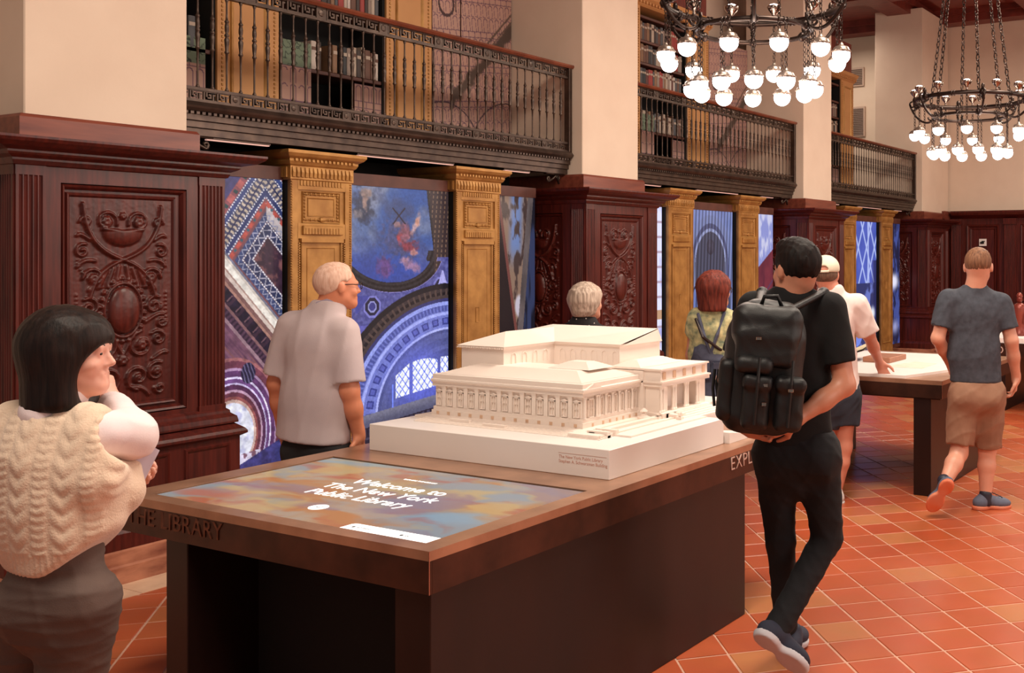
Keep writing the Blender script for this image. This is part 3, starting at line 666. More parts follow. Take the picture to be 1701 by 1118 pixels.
def paint8(u, v):
    n = vnoise(u*7, v*12, 95, 4); c = mixc(np.ones((len(u), 3))*C255(24, 28, 60), C255(66, 80, 150), sm(n, .4, .7))
    g = np.hypot((u-.5)/.6, (v-.48)/.10); c = mixc(c, C255(236, 234, 255), sm(-g, -1, -.2)); g = np.hypot((u-.6)/.5, (v-.86)/.1); return mixc(c, C255(190, 190, 236), sm(-g, -1, 0)*.8)
XS = -5.88
def screen(y0, y1, z0, z1, fn, label, strength, res=.006):
    t = thing('display_screen', label, 'screen', (XS, (y0+y1)/2, z0)); hw = (y1-y0)/2; hh = z1-z0
    nu = max(8, int((y1-y0)/res)); nv = int(hh/res)
    u, v = np.meshgrid(np.linspace(0, 1, nu), np.linspace(0, 1, nv), indexing='ij'); u = u.ravel(); v = v.ravel()
    me = grid_mesh('picture', np.stack([np.zeros_like(u), -hw+u*2*hw, hh*(1-v)], 1), nu, nv, False)
    set_col(me, fn(u, v)); link('picture', me, picture_material('screen_picture', strength), t)
    MB().box(-.06, -.004, -hw, hw, 0, hh).build('screen_case', M['black'], t)
    b = MB(); b.box(-.05, .012, -hw, hw, hh+.001, hh+.085); b.build('screen_frame', M['frame'], t); b = MB(); b.box(-.05, .008, -hw, hw, -.06, -.001); b.build('screen_frame', M['frame'], t)
    return t
for k, sets in enumerate((((paint1, 'narrow screen showing a coffered ceiling corner and round window, left of the first gilded pilaster', .9), (paint2, 'large screen showing a ceiling painting over blue arches, behind the man in the pale polo', .95), (paint3, 'narrow dark screen with a tapering strip of painting, left of the second carved pier', .8)),
                          ((paint4, 'bright sliver of screen right of the second carved pier', 1.0), (paint5, 'screen showing a tall grey vaulted arch behind the red-haired woman', .85), (paint6, 'narrow pale screen with a dark red diagonal left of the third pier', .85)),
                          ((paint4, 'sliver of screen hidden behind the third carved pier', .9), (paint7, 'blue screen of a star vault beyond the white cap', .85), (paint8, 'narrow dark blue screen with a white glow beside the furthest pier', .9)))):
    if k == 2: sets = sets[1:]
    for j, (fn, lab, st) in enumerate(sets):
        a, c = [(1.225, 1.782), (2.272, 3.260), (3.75, 4.28)][j+(1 if k == 2 else 0)]
        y = Y0+P*k; s = screen(y+a, y+c, .27, 2.178, fn, lab, st, .0042 if k == 0 else .008)
        if fn is paint2:
            me = text_mesh('McGraw Rotunda', .050, .0005); o = link('caption', me, material('caption_white', (1, 1, 1), emit=(1, 1, 1), estr=.9), s)
            o.rotation_euler = (PI/2, 0, PI/2); o.location = (.004, .02, .10)
    MB().box(-6.42, -6.36, y+1.0, y+4.5, 0, 2.4).build('void_shade_backing', M['black'], wl)  # black sheet added for the unlit void behind the screens
# ------------------------------------------------------------------ galleries
BX = -5.73
def fret_cells(n):
    # Greek key drawn on an integer grid, as boxes (u0,u1,v0,v1) in cell units 0..7 by 0..5
    B = [(0, 7, 0, .7), (0, 7, 4.3, 5), (0, .7, .7, 4.3), (1.4, 2.1, 1.4, 4.3), (1.4, 4.2, 1.4, 2.1), (3.5, 4.2, 2.1, 3.6), (2.8, 3.5, 2.9, 3.6), (4.9, 5.6, .7, 3.6), (5.6, 6.3, 2.9, 3.6)]
    return B
def make_balcony(label):
    t = thing('gallery_balcony', label, 'balcony'); y0, y1 = .95, 4.56; I = M['iron']
    b = MB(); pr = [(BX-.10, 2.395), (BX-.02, 2.395), (BX-.02, 2.435), (BX-.005, 2.44), (BX-.005, 2.475), (BX+.012, 2.48), (BX+.012, 2.52), (BX+.03, 2.53), (BX+.045, 2.548), (BX+.05, 2.56), (BX+.03, 2.585), (BX-.10, 2.592)]
    b.prism(pr, y0, y1+.0, 'y'); b.build('cornice', I, t)
    b = MB()
    for i in range(100): y = y0+.01+i*.036; b.box(BX+.02, BX+.036, y, y+.02, 2.512, 2.527)
    tag(b.build('dentils', I, t), kind='stuff')
    b = MB(); b.prism([(BX-.045, 3.315), (BX+.03, 3.315), (BX+.045, 3.33), (BX+.04, 3.345), (BX-.05, 3.345)], y0, y1+.015, 'y'); b.build('top_rail', M['rail'], t)
    b = MB(); b.box(BX-.02, BX+.015, y0, y1, 2.655, 2.672); b.box(BX-.02, BX+.015, y0, y1, 2.588, 2.60); b.build('bottom_rail', I, t)
    b = MB(); b.box(BX-.02, BX+.015, y0, y1, 3.225, 3.24); b.build('upper_rail', I, t)
    for (z0, hh, nm) in ((2.598, .06, 'key_fret'), (3.24, .076, 'upper_fret')):
        b = MB(); n = 0; cu = hh/5; y = y0+.01
        while y+cu*7 < y1:
            for (a, c, e, f) in fret_cells(n): b.box(BX-.008, BX+.004, y+a*cu, y+c*cu, z0+e*cu, z0+f*cu)
            y += cu*7.2; n += 1
            if n % 4 == 0: b.box(BX-.01, BX+.008, y, y+hh, z0, z0+hh); b.sphere((BX+.008, y+hh/2, z0+hh/2), (.008, hh*.32, hh*.32), 6, 4); y += hh*1.1
        tag(b.build(nm, I, t), kind='stuff')
    pr = [(.012, 0), (.012, .008), (.007, .016), (.0055, .03), (.0058, .17), (.008, .225), (.0135, .23), (.0135, .236), (.009, .245), (.013, .285), (.015, .31), (.0085, .325), (.014, .332), (.014, .340), (.008, .348), (.0125, .365), (.0125, .39), (.009, .41), (.013, .415), (.013, .422), (.0075, .43), (.0058, .46), (.0055, .53), (.009, .54), (.012, .553)]
    bal = MB().lathe(pr, n=7).mesh('baluster', True); bal.materials.append(I)
    for i in range(39):
        y = 1.005+.0929*i
        if y > y1-.05: break
        link('baluster', bal, None, t, (BX, y, 2.672))
    b = MB(); b.cbox(BX-.03, BX+.03, y1-.035, y1+.005, 2.585, 3.32, .004); b.build('end_post', I, t)
    def bracket(ya, sg):
        m = MB()
        for dx in (0,):
            pts = [(-5.78, ya+sg*(.0+p[0]), 2.31+p[1]) for p in spiral(.16, .035, .022, -PI/2, 1.2, 1, 14)[::-1]]+[(-5.78, ya+sg*a, 2.31+c) for a, c in ((.10, .04), (.06, .075), (.02, .0)) ]
            m.tube(pts, .010, 6)
            m.tube([(-5.78, ya+sg*p[0], 2.31+p[1]) for p in spiral(.035, .045, .028, 0, 1.3, 1, 14)], .008, 6)
        m.box(-5.80, -5.76, ya, ya+sg*.2, 2.385, 2.397)
        return m.build('scroll_bracket', I, t, True)
    bracket(1.02, 1); bracket(4.50, -1)
    return t
BL = ['nearest gallery balcony with dark bronze balusters, left of the second plaster column', 'middle gallery balcony with dark bronze balusters, behind the near chandelier', 'furthest gallery balcony with dark bronze balusters, left of the far chandelier']
bal0 = make_balcony(BL[0]); bal0.location = (0, Y0, 0)
for k in (1, 2): c = deep_copy(bal0); c.location = (0, Y0+P*k, 0); c['label'] = BL[k]
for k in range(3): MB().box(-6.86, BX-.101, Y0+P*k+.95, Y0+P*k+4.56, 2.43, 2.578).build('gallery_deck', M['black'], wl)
led_n = [[(1.18, 1.62), (2.30, 3.22), (3.78, 4.10)]]*3
LN = ['left', 'middle', 'right']; BN = ['nearest', 'second', 'third']
for k in range(3):
    for j, (a, c) in enumerate(led_n[k]):
        t = thing('light_bar', 'slim pinkish light bar under the %s end of the %s gallery' % (LN[j], BN[k]) if j != 1 else 'slim pinkish light bar under the middle of the %s gallery' % BN[k], 'lamp', (BX-.06, Y0+P*k+a, 2.385))
        MB().box(-.012, .012, 0, c-a, -.004, .008).build('housing', M['iron'], t); MB().box(-.010, .014, .01, c-a-.01, -.010, -.004).build('strip', M['led'], t)
# ------------------------------------------------------------------ gallery bookcases
GX = -6.40
def paper(u, v, tilt=0, seed=0, w=1., h=1., green=False):
    x = u*w; y = v*h; c = np.ones((len(u), 3))*C255(176, 138, 124)*(.94+.1*vnoise(x*8, y*8, seed, 3))[:, None]
    a, b_ = rot(x, y, tilt); ln = np.zeros(len(u), bool)
    per = .30
    for (py, hh) in ((0, .13), (.13, .05), (.18, .12)):
        yy = (b_ % per); ins = (yy >= py) & (yy < py+hh)
        ln |= np.abs(yy-py) < .0035
        q = (a % .075)/.075; 
        if hh > .1: ln |= ins & (np.abs(np.abs(q-.5)-.32) < .035) & (yy > py+.03); ln |= ins & (np.abs(np.hypot((q-.5)/.32, (yy-py-.035)/.022)-1) < .16) & (yy < py+.035)
        else: ln |= ins & (np.abs(q-.5) < .05)
    c = np.where(ln[:, None], C255(92, 62, 84), c)
    if green:
        g = y < .12*h+.1; n = vnoise(x*26, y*26, seed+1, 2); cc = mixc(np.ones((len(u), 3))*C255(104, 118, 98), C255(40, 46, 40), sm(np.abs(n-.5), .05, .02)); c = np.where(g[:, None], cc, c)
    return c
def panel(parent, y0, y1, z0, z1, x, fn, name='printed_panel', res=.006):
    nu = max(6, int((y1-y0)/res)); nv = int((z1-z0)/res)
    u, v = np.meshgrid(np.linspace(0, 1, nu), np.linspace(0, 1, nv), indexing='ij'); u = u.ravel(); v = v.ravel()
    me = grid_mesh(name, np.stack([np.full_like(u, x), y0+u*(y1-y0), z1-v*(z1-z0)], 1), nu, nv, False); set_col(me, fn(u, v)); me.materials.append(M['print'])
    o = link(name, me, None, parent); MB().box(x-.02, x-.001, y0, y1, z0, z1).build('panel_board', M['frame'], parent); return o
def mural(u, v):
    c = paper(u, v, .12, 3, .98, 1.7); x = u*.98; y = v*1.7
    n = vnoise(x*14, y*14, 17, 4); d = np.abs((y-1.42)+(x-.1)*.95)
    c = mixc(c, C255(78, 62, 54), sm(-d-.1*(n-.5), -.085, -.045)*(x > .2)); 
    st = (d < .16) & (d > .07) & (np.sin((x+y)*90) > .3) & (y < 1.42-(x-.1)*.95); c = np.where((st & (x > .5))[:, None], C255(96, 76, 66), c)
    for (cx, cy, r) in ((.15, 1.75, .42), (.95, 1.75, .5)): c = np.where((np.abs(np.hypot(x-cx, y-cy)-r) < .006)[:, None], C255(70, 52, 60), c)
    # big brushed initial near the top
    g = (np.abs(np.hypot((x-.16)/.085, (y-.50)/.10)-1) < .13) | ((np.abs(x-.27) < .008) & (np.abs(y-.50) < .05)) | (np.hypot(x-.33, y-.46) < .012)
    return np.where(g[:, None], C255(66, 44, 44), c)
def make_gallery_case(label, k):
    t = thing('gallery_bookcase', label, 'bookcase'); 
    b = MB(); b.box(-6.86, -6.80, .96, 3.60 if k < 2 else 3.2, 2.58, 4.60)
    b.box(-6.84, GX-.02, 1.655, 1.69, 2.58, 4.42); b.box(-6.84, GX-.02, 3.10, 3.13, 2.58, 4.42); b.build('case_back', M['black'], t)
    for z in (3.05, 3.54, 3.79, 4.035, 4.30):
        b = MB(); b.cbox(-6.8, GX-.03, 2.15, 3.11, z-.03, z, .004); b.build('shelf', M['frame'], t)
        b = MB(); b.cbox(-6.8, GX-.03, .96, 1.66, z-.03, z, .004); b.build('shelf', M['frame'], t)
    for (a, c) in ((1.685, 2.153), (3.124, 3.601)):
        b = MB(); b.box(GX-.42, GX, a, c, 2.58, 4.40); b.build('tan_pilaster', M['tan'], t)
        b = MB(); rect_frame(b, a+.09, c-.09, 2.66, 4.3, GX, .03, .014)
        for i in range(60):
            for yy in (a+.03, c-.04): b.box(GX, GX+.008, yy, yy+.012, 2.62+i*.029, 2.62+i*.029+.016)
        b.build('pilaster_moulding', M['gold'], t)
    b = MB(); molding(b, [(0, 4.38), (.03, 4.40), (.03, 4.43), (.07, 4.46), (.09, 4.50), (0, 4.51)], GX, .98, 3.62, -6.84, False, False)
    for i in range(44): b.box(GX+.03, GX+.055, 1.0+i*.06, 1.03+i*.06, 4.405, 4.43)
    b.build('case_cornice', M['tan'], t)
    b = MB(); b.box(-6.84, GX-.03, .96, 3.6, 4.51, 5.0); b.build('case_crown', M['ceilwood'], t)
    panel(t, 2.16, 2.42, 2.58, 3.22, GX+.004, lambda u, v: paper(u, v, 0, 5, .27, .64, True))
    panel(t, 2.84, 3.12, 2.58, 3.0, GX-.03, lambda u, v: paper(u, v, 0, 6, .28, .42))
    panel(t, 1.47, 1.62, 2.58, 3.12, GX-.03, lambda u, v: paper(u, v, 0, 8, .15, .5, True))
    if k < 2:
        panel(t, 3.605, 3.925, 2.60, 4.30, GX+.004, lambda u, v: mural(u*.33, v), 'mural_panel'); panel(t, 3.938, 4.57, 2.60, 4.30, GX+.004, lambda u, v: mural(.34+u*.66, v), 'mural_panel')
    return t
GL = ['gallery bookcase behind the nearest balcony', 'gallery bookcase behind the middle balcony and near chandelier', 'gallery bookcase behind the furthest balcony']
for k in range(3): make_gallery_case(GL[k], k).location = (0, Y0+P*k, 0)
bm = {}
def book_mesh(wd, hh, dp, col, band):
    key = (wd, hh, col, band)
    if key in bm: return bm[key]
    m = MB(); n = 5; pr = []
    for i in range(n+1): a = PI*i/n; pr.append((dp/2+.006*math.sin(a), -wd/2*math.cos(a)))
    pr += [(-dp/2, wd/2), (-dp/2, -wd/2)]
    m.prism(pr, 0, hh, 'z'); cov = m.mesh('book'); cov.materials.append(BC[col]); 
    b = MB(); b.box(dp/2-.004, dp/2+.0065, -wd*.42, wd*.42, hh*.68, hh*.8); lb = b.mesh('spine_label'); lb.materials.append(BC[band])
    bm[key] = (cov, lb); return bm[key]
BC = [material('book_cloth', L3(*c), rough=.6, scale=20) for c in ((150, 52, 48), (98, 64, 50), (74, 74, 78), (176, 158, 142), (56, 42, 38), (128, 94, 68), (44, 44, 48), (190, 176, 166), (92, 46, 40), (138, 120, 110))]
CN = ['red', 'brown', 'slate grey', 'cream', 'dark brown', 'tan', 'charcoal', 'off-white', 'maroon', 'taupe']
ORD = ['first', 'second', 'third', 'fourth', 'fifth', 'sixth', 'seventh', 'eighth', 'ninth', 'tenth', 'eleventh']
rb = random.Random(11)
def row(k, a, c, z, maxh, grp, gap=0):
    y = Y0+P*k+a; cnt = {}
    while y < Y0+P*k+c-.05:
        wd = rb.choice((.028, .034, .042, .05)); hh = rb.choice((.86, .92, .98))*maxh; col = rb.choice((0, 1, 1, 2, 2, 3, 3, 4, 4, 5, 5, 6, 7, 8, 9, 9))
        if rb.random() < gap: y += .05; continue
        cov, lb = book_mesh(wd, hh, .14, col, 3 if col not in (3, 7) else 1)
        cnt[col] = cnt.get(col, 0)+1; lab = '%s %s book from the left on the %s' % (ORD[cnt[col]-1], CN[col], grp)
        o = link('book', cov, None, None, (GX-.105, y+wd/2, z)); tag(o, lab, 'book', 'books on the %s' % grp); link('spine_label', lb, None, o)
        y += wd+.003
row(0, 2.17, 3.09, 3.541, .21, 'shelf above the nearest balcony rail')
row(0, 2.45, 3.09, 3.051, .24, 'shelf behind the nearest balcony balusters', .25)
row(0, 1.2, 1.62, 3.051, .22, 'shelf beside the first plaster column', .2)
for z, nm in ((3.541, 'lowest shelf'), (3.791, 'middle shelf'), (4.036, 'top shelf')): row(1, 2.17, 3.09, z, .20, nm+' by the near chandelier')
row(1, 2.17, 3.09, 3.051, .22, 'shelf behind the middle balcony balusters', .1)
for z, nm in ((3.541, 'lowest shelf'), (3.791, 'middle shelf')): row(2, 2.6, 3.09, z, .20, nm+' by the third plaster column')
# ------------------------------------------------------------------ chandeliers
def chain(p, q, r=.0035, lw=.009, ll=.036):
    m = MB(); p = Vector(p); q = Vector(q); L = (q-p).length; n = max(1, int(L/(ll*.78))); d = (q-p)/L
    u = d.cross(Vector((.3, .8, .1))).normalized(); v = d.cross(u)
    for i in range(n):
        c = p+d*(L*(i+.5)/n); a = u if i % 2 else v
        m.tube([c+d*(ll/2*math.cos(t))+a*(lw*math.sin(t)) for t in [2*PI*k/8 for k in range(8)]], r, 4, True)
    return m
def ring(R, z, r, n=48, knots=0):
    m = MB(); m.tube([(R*math.cos(2*PI*i/n), R*math.sin(2*PI*i/n), z) for i in range(n)], r, 8, True)
    for i in range(knots):
        a = 2*PI*i/knots; c = (R*math.cos(a), R*math.sin(a), z); t_ = (-math.sin(a), math.cos(a), 0)
        for s_ in (-.012, .012): m.tube([(c[0]+t_[0]*(s_-.004), c[1]+t_[1]*(s_-.004), z), (c[0]+t_[0]*(s_+.004), c[1]+t_[1]*(s_+.004), z)], r*1.35, 8)
    return m
A0 = TH-PI/2   # towards the room's near end
M['chandelier_iron'] = material('wrought_iron', L3(70, 56, 50), L3(46, 37, 34), rough=.32, metal=.8, scale=12)
def make_chandelier(label, x, y):
    t = thing('chandelier', label, 'chandelier', (x, y, 0)); I = M['chandelier_iron']; RO, RI = .53, .345; ZO, ZI = 3.19, 3.03
    ring(RO, ZO, .021, 54, 12).build('outer_ring', I, t, True); ring(RI, ZI, .015, 42, 12).build('inner_ring', I, t, True)
    gm = MB().sphere((0, 0, 0), .053, 18, 12).mesh('globe', True); gm.materials.append(M['globe'])
    cm = MB(); cm.lathe([(.006, .075), (.012, .066), (.016, .056), (.036, .050), (.046, .042), (.047, .036), (.053, .028), (.055, .02), (.050, .012)], n=14)
    for i in range(10): a = 2*PI*i/10; cm.sphere((.05*math.cos(a), .05*math.sin(a), .022), (.010, .010, .008), 5, 4)
    cm = cm.mesh('globe_cap', True); cm.materials.append(M['cap'])
    sm_ = MB().lathe([(.008, -.05), (.012, -.04), (.008, -.03), (.018, -.012), (.036, .004), (.046, .022), (.047, .034), (.042, .040)], n=14).mesh('socket_cup', True); sm_.materials.append(M['chrome'])
    tm = MB().sphere((0, 0, .036), (.036, .036, .018), 12, 7).mesh('lit_bulb', True); tm.materials.append(M['bulb'])
    chs = {}
    for ringn, (R, zr, zg, off) in enumerate(((RO, ZO, 2.86, .5), (RI+.02, ZI, 2.68, 0))):
        for i in range(12):
            a = A0+2*PI*(i+off)/12; px, py = R*math.cos(a), R*math.sin(a)
            g = link('globe', gm, None, t, (px, py, zg)); link('globe_cap', cm, None, g)
            if ringn not in chs: c_ = chain((0, 0, .075), (0, 0, zr-zg), .0035).mesh('hanging_chain'); c_.materials.append(I); chs[ringn] = c_
            link('hanging_chain', chs[ringn], None, t, (px, py, zg))
            if ringn == 0: s_ = link('socket_cup', sm_, None, t, (px, py, ZO+.07)); link('lit_bulb', tm, None, s_)
    for i in range(6):
        a = A0+2*PI*i/6; ca, sa = math.cos(a), math.sin(a); m = MB(); P_ = lambda r_, z: (r_*ca, r_*sa, z)
        # S scroll joining the rings, with leafy boss
        m.tube([P_(RO+.06+.028*math.cos(q), ZO+.028*math.sin(q)) for q in [PI*1.6*j/10 for j in range(11)]], .008, 6)
        m.tube([P_(r_, z) for r_, z in bez((RO+.085, ZO), (RO+.04, ZO-.15), (RI+.08, ZI-.12), (RI, ZI-.01), (RI+.01, ZI+.07), n=14)], .011, 6)
        m.tube([P_(RI+.05+.03*math.cos(q), ZI+.02+.03*math.sin(q)) for q in [PI*1.7*j/10+1 for j in range(11)]], .008, 6)
        m.sphere(P_(RO+.02, ZO), (.034, .034, .04), 8, 6); m.sphere(P_(RO+.03, ZO+.05), (.018, .018, .03), 6, 5); m.sphere(P_(RI, ZI), (.026, .026, .03), 8, 6)
        for q in range(4): m.sphere(P_(RO-.01+.02*q, ZO-.03-.012*q), (.018, .018, .012), 6, 4)
        m.build('scroll_arm', I, t, True)
        chain(P_(.40, ZI+.10), P_(.10, 5.50), .006, .016, .07).build('suspension_chain', I, t)
    ring(.10, 5.50, .02, 20).build('ceiling_ring', I, t, True); MB().lathe([(.02, 5.44), (.05, 5.48), (.12, 5.56), (.13, 5.62)], n=16).build('canopy', I, t, True)
    return t
make_chandelier('near chandelier with clustered white globes, cut off by the top of the picture', -2.945, 5.50)
make_chandelier('far chandelier with a double ring of white globes hanging before the end wall', -2.945, 9.95)
for (x, y) in ((-2.945, 5.5), (-2.945, 9.95)):
    l = bpy.data.lights.new('globe_light', 'POINT'); l.energy = 34; l.color = (1.0, .78, .62); l.shadow_soft_size = .35
    o = bpy.data.objects.new('globe_light', l); COL.objects.link(o); o.location = (x, y, 2.5)
# ------------------------------------------------------------------ display tables
def paint_clouds(u, v):
    x = u*1.39; y = v*.81; wx = x; x = x+.06*(vnoise(x*4, y*8, 131, 4)-.5)*3; y = y+.05*(vnoise(x*5, y*9, 132, 4)-.5)*3; n = vnoise(x*3.2+.6*vnoise(x*3, y*6, 7), y*7+.5*vnoise(x*4, y*4, 8), 101, 5); n2 = vnoise(x*2.3+9, y*5, 102, 5); n3 = vnoise(x*5, y*11, 103, 4)
    c = mixc(np.ones((len(u), 3))*C255(190, 164, 142), C255(200, 132, 78), sm(n, .40, .66)); c = mixc(c, C255(150, 162, 172), sm(n2, .44, .66)*.9); c = mixc(c, C255(190, 92, 74), sm(n3, .55, .75)*.6)
    c = mixc(c, C255(214, 176, 116), sm(vnoise(x*4+3, y*9, 104, 4), .50, .70)*.8); c = mixc(c, C255(156, 126, 140), sm(vnoise(x*3+7, y*6+3, 105, 4), .48, .68)*.7)
    c = mixc(c, C255(214, 96, 66), sm(-np.hypot((x-.15)/.25, (y-.12)/.12)-.6*(n-.5), -1, -.3)*.6); c = mixc(c, C255(140, 170, 190), sm(-np.hypot((x-.12)/.5, (y-.78)/.07)-.5*(n2-.5), -1, -.3)*.7)
    return mixc(c, C255(146, 176, 196), sm(-np.hypot((x-1.25)/.22, (y-.25)/.12)-.6*(n-.5), -1, -.2)*.8)
ST = M['seam']
t = thing('display_table', 'large dark bronze display table in the foreground carrying the touchscreen and white model', 'table')
X0, X1, YA, YB, ZT = -3.95, -2.35, 2.315, 4.95, .80
b = MB(); sx0, sx1, sy0, sy1 = -3.832, -2.430, 2.380, 3.202
for (a0, a1, b0, b1) in ((X0, sx0, YA, YB), (sx1, X1, YA, YB), (sx0, sx1, YA, sy0), (sx0, sx1, sy1, YB)): b.box(a0, a1, b0, b1, ZT-.03, ZT)
b.build('tabletop', M['bronze'], t)
b = MB()
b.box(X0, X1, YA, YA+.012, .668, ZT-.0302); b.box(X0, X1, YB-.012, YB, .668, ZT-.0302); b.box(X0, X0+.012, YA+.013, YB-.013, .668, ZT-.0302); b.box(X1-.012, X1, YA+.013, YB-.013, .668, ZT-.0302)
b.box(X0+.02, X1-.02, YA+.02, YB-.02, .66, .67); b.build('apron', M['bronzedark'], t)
MB().box(X1-.0015, X1+.0008, YA-.0008, YA+.0015, .668, ZT).build('corner_seam', ST, t)
MB().cbox(-2.515, -2.363, YA+.018, 4.33, 0, .667, .003).build('support_slab', M['slab'], t); MB().cbox(-3.675, -3.55, YA+.018, 4.33, 0, .667, .003).build('support_slab', M['slab'], t)
MB().box(-3.55, -2.515, 2.62, 2.66, 0, .66).build('void_shade_panel', M['black'], t)  # added black panel that paints in the dark void between the slabs
me = text_mesh('THE LIBRARY', .088, .0035, 'RIGHT', 0, 1.08); o = link('raised_lettering', me, M['letter'], t); o.rotation_euler = (PI/2, 0, 0); o.location = (-3.325, YA, .705)
me = text_mesh('EXPLORE', .088, .003, 'LEFT', 0, 1.1, -.001); o = link('raised_lettering', me, M['letter_pale'], t); o.rotation_euler = (PI/2, 0, PI/2); o.location = (X1, 4.165, .708)
# touchscreen let into the table top
ts = thing('touchscreen', 'large cloud-patterned touchscreen set flat into the foreground table', 'screen', (0, 0, ZT))
MB().box(sx0, sx1, sy0, sy1, -.022, -.006).build('screen_case', M['black'], ts)
nu, nv = 230, 134; u, v = np.meshgrid(np.linspace(0, 1, nu), np.linspace(0, 1, nv), indexing='ij'); u = u.ravel(); v = v.ravel()
me = grid_mesh('picture', np.stack([sx0+.010+u*(sx1-sx0-.012), sy0+.002+v*(sy1-sy0-.012), np.full_like(u, -.004)], 1), nu, nv, False); set_col(me, paint_clouds(u, v)); link('picture', me, picture_material('touch_picture', .72), ts)
WT = material('screen_white', (1, 1, 1), rough=.5, emit=(1, .97, .95), estr=.8); BKT = material('screen_ink', (.02, .02, .02), rough=.5)
for (s, size, x, y, al) in (('Welcome to', .096, -3.11, 2.880, 'CENTER'), ('The New York', .096, -3.11, 2.780, 'CENTER'), ('Public Library', .096, -3.11, 2.680, 'CENTER'), ('EXPLORE THE LIBRARY', .017, -3.12, 3.02, 'CENTER'), ('TOUCH THE SCREEN TO BEGIN', .011, -3.25, 2.50, 'CENTER')):
    if s.startswith('TOUCH'): continue
    link('screen_lettering', text_mesh(s, size, .0006, al, .0), WT, ts, (x, y, -.0035))
MB().lathe([(.036, -.0036), (.036, -.0030)], (-3.122, 2.545, 0), 28).build('round_button', WT, ts)
m = MB(); m.tube([(-3.135, 2.549, -.0028), (-3.124, 2.538, -.0028), (-3.108, 2.556, -.0028)], .0012, 4); m.build('button_arrow', BKT, ts)
m = MB(); pr = [(-2.812, 2.4525), (-2.822, 2.449), (-2.829, 2.44), (-2.829, 2.384), (-2.434, 2.384), (-2.434, 2.4525)]; m.prism([p for p in pr][::-1], -.0036, -.0032, 'z'); m.build('menu_bar', WT, ts)
link('menu_lettering', text_mesh('SETTINGS', .015, .0002), BKT, ts, (-2.78, 2.412, -.003)); link('menu_lettering', text_mesh('EN', .015, .0002), BKT, ts, (-2.56, 2.412, -.003))
MB().lathe([(.007, -.0031), (.007, -.0028)], (-2.575, 2.417, 0), 12).build('menu_icon', BKT, ts); MB().lathe([(.007, -.0031), (.007, -.0028)], (-2.795, 2.417, 0), 12).build('menu_icon', BKT, ts)
# second table
t = thing('display_table', 'second dark bronze display table, topped by an angular white board, beyond the backpack', 'table')
ZB = .815; xa, xb, ya, yb = -3.95, -2.276, 7.03, 9.0
b = MB(); b.box(xa, xb, ya, yb, ZB-.03, ZB); b.build('tabletop', M['bronze'], t)
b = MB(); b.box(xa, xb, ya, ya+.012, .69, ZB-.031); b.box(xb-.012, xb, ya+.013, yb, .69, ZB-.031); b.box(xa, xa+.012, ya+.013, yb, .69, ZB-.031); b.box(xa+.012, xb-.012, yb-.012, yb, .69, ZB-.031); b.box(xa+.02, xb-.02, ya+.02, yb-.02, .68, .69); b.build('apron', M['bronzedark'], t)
MB().box(xb-.002, xb+.001, ya-.001, ya+.002, .69, ZB).build('corner_seam', ST, t)
MB().cbox(-2.491, -2.363, ya+.015, 8.5, 0, .69, .003).build('support_slab', M['slab'], t); MB().cbox(-3.65, -3.523, ya+.015, 8.48, 0, .69, .003).build('support_slab', M['slab'], t)
bd = tag(MB().prism([(-3.93, 7.05), (-2.56, 7.06), (-2.40, 7.60), (-2.46, 8.0), (-2.75, 8.72), (-3.93, 8.72)], ZB+.0005, ZB+.02, 'z').build('display_board', M['whitebox']), 'angular white display board lying on the second table', 'board')
m = MB(); m.prism([(-2.90, 7.55), (-2.60, 7.55), (-2.62, 7.95), (-2.82, 8.0)], ZB+.0205, ZB+.022, 'z'); m.build('pale_print', material('pale_print', L3(208, 208, 186), L3(226, 224, 210), scale=14), bd)
wbk = thing('wooden_block', 'brown wooden block beside the hand on the second table', 'block', (-3.06, 7.98, ZB+.0205), .0)
MB().cbox(-.12, .11, -.19, .19, 0, .042, .004).build('block_body', material('block_wood', L3(176, 120, 92), L3(150, 98, 74), scale=6, stretch=(1, 8, 8)), wbk); m = MB()
for i in range(5): m.box(-.09+.04*i, -.07+.04*i, -.16, .16, .042, .0426)
m.build('incised_lines', material('block_incised', L3(146, 96, 74)), wbk)
ob = thing('open_book', 'open book propped on a cradle behind the forearm of the man in the white cap', 'book', (-3.42, 7.9, ZB+.0205), .25)
m = MB(); m.prism([(-.2, .07), (0, .03), (.2, .10), (.2, .125), (.06, .062), (0, .05), (-.06, .062), (-.2, .095)], -.15, .15, 'y'); m.build('pages', material('book_pages', L3(232, 222, 190), rough=.8), ob)
m = MB(); m.prism([(-.215, .055), (0, .018), (.215, .09), (.215, .098), (0, .028), (-.215, .068)], -.16, .16, 'y'); m.build('cover', M['slab'], ob); m = MB(); m.box(-.12, .12, -.1, .1, 0, .02); m.build('cradle', M['black'], ob)
# far table at the right edge
t = thing('display_table', 'far display table with a white top at the right edge, under the small red statuette', 'table')
xa, xb, ya, yb = -3.25, -1.2, 11.2, 12.9
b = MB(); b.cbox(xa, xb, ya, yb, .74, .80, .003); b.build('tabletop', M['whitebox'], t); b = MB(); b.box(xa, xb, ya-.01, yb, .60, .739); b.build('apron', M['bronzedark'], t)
MB().cbox(-3.1, -2.95, ya+.1, yb-.1, 0, .60, .003).build('support_slab', M['slab'], t); MB().cbox(-1.5, -1.35, ya+.1, yb-.1, 0, .60, .003).build('support_slab', M['slab'], t)
o = link('raised_lettering', text_mesh('O', .11, .003), M['letter_pale'], t); o.rotation_euler = (PI/2, 0, 0); o.location = (-3.03, ya-.012, .63)
st = thing('statuette', 'small red-brown robed statuette on the far white table, right of the charcoal shirt', 'statuette', (-2.86, 11.55, .801)); R_ = material('red_bronze', L3(140, 62, 48), L3(110, 44, 36), rough=.35, metal=.3)
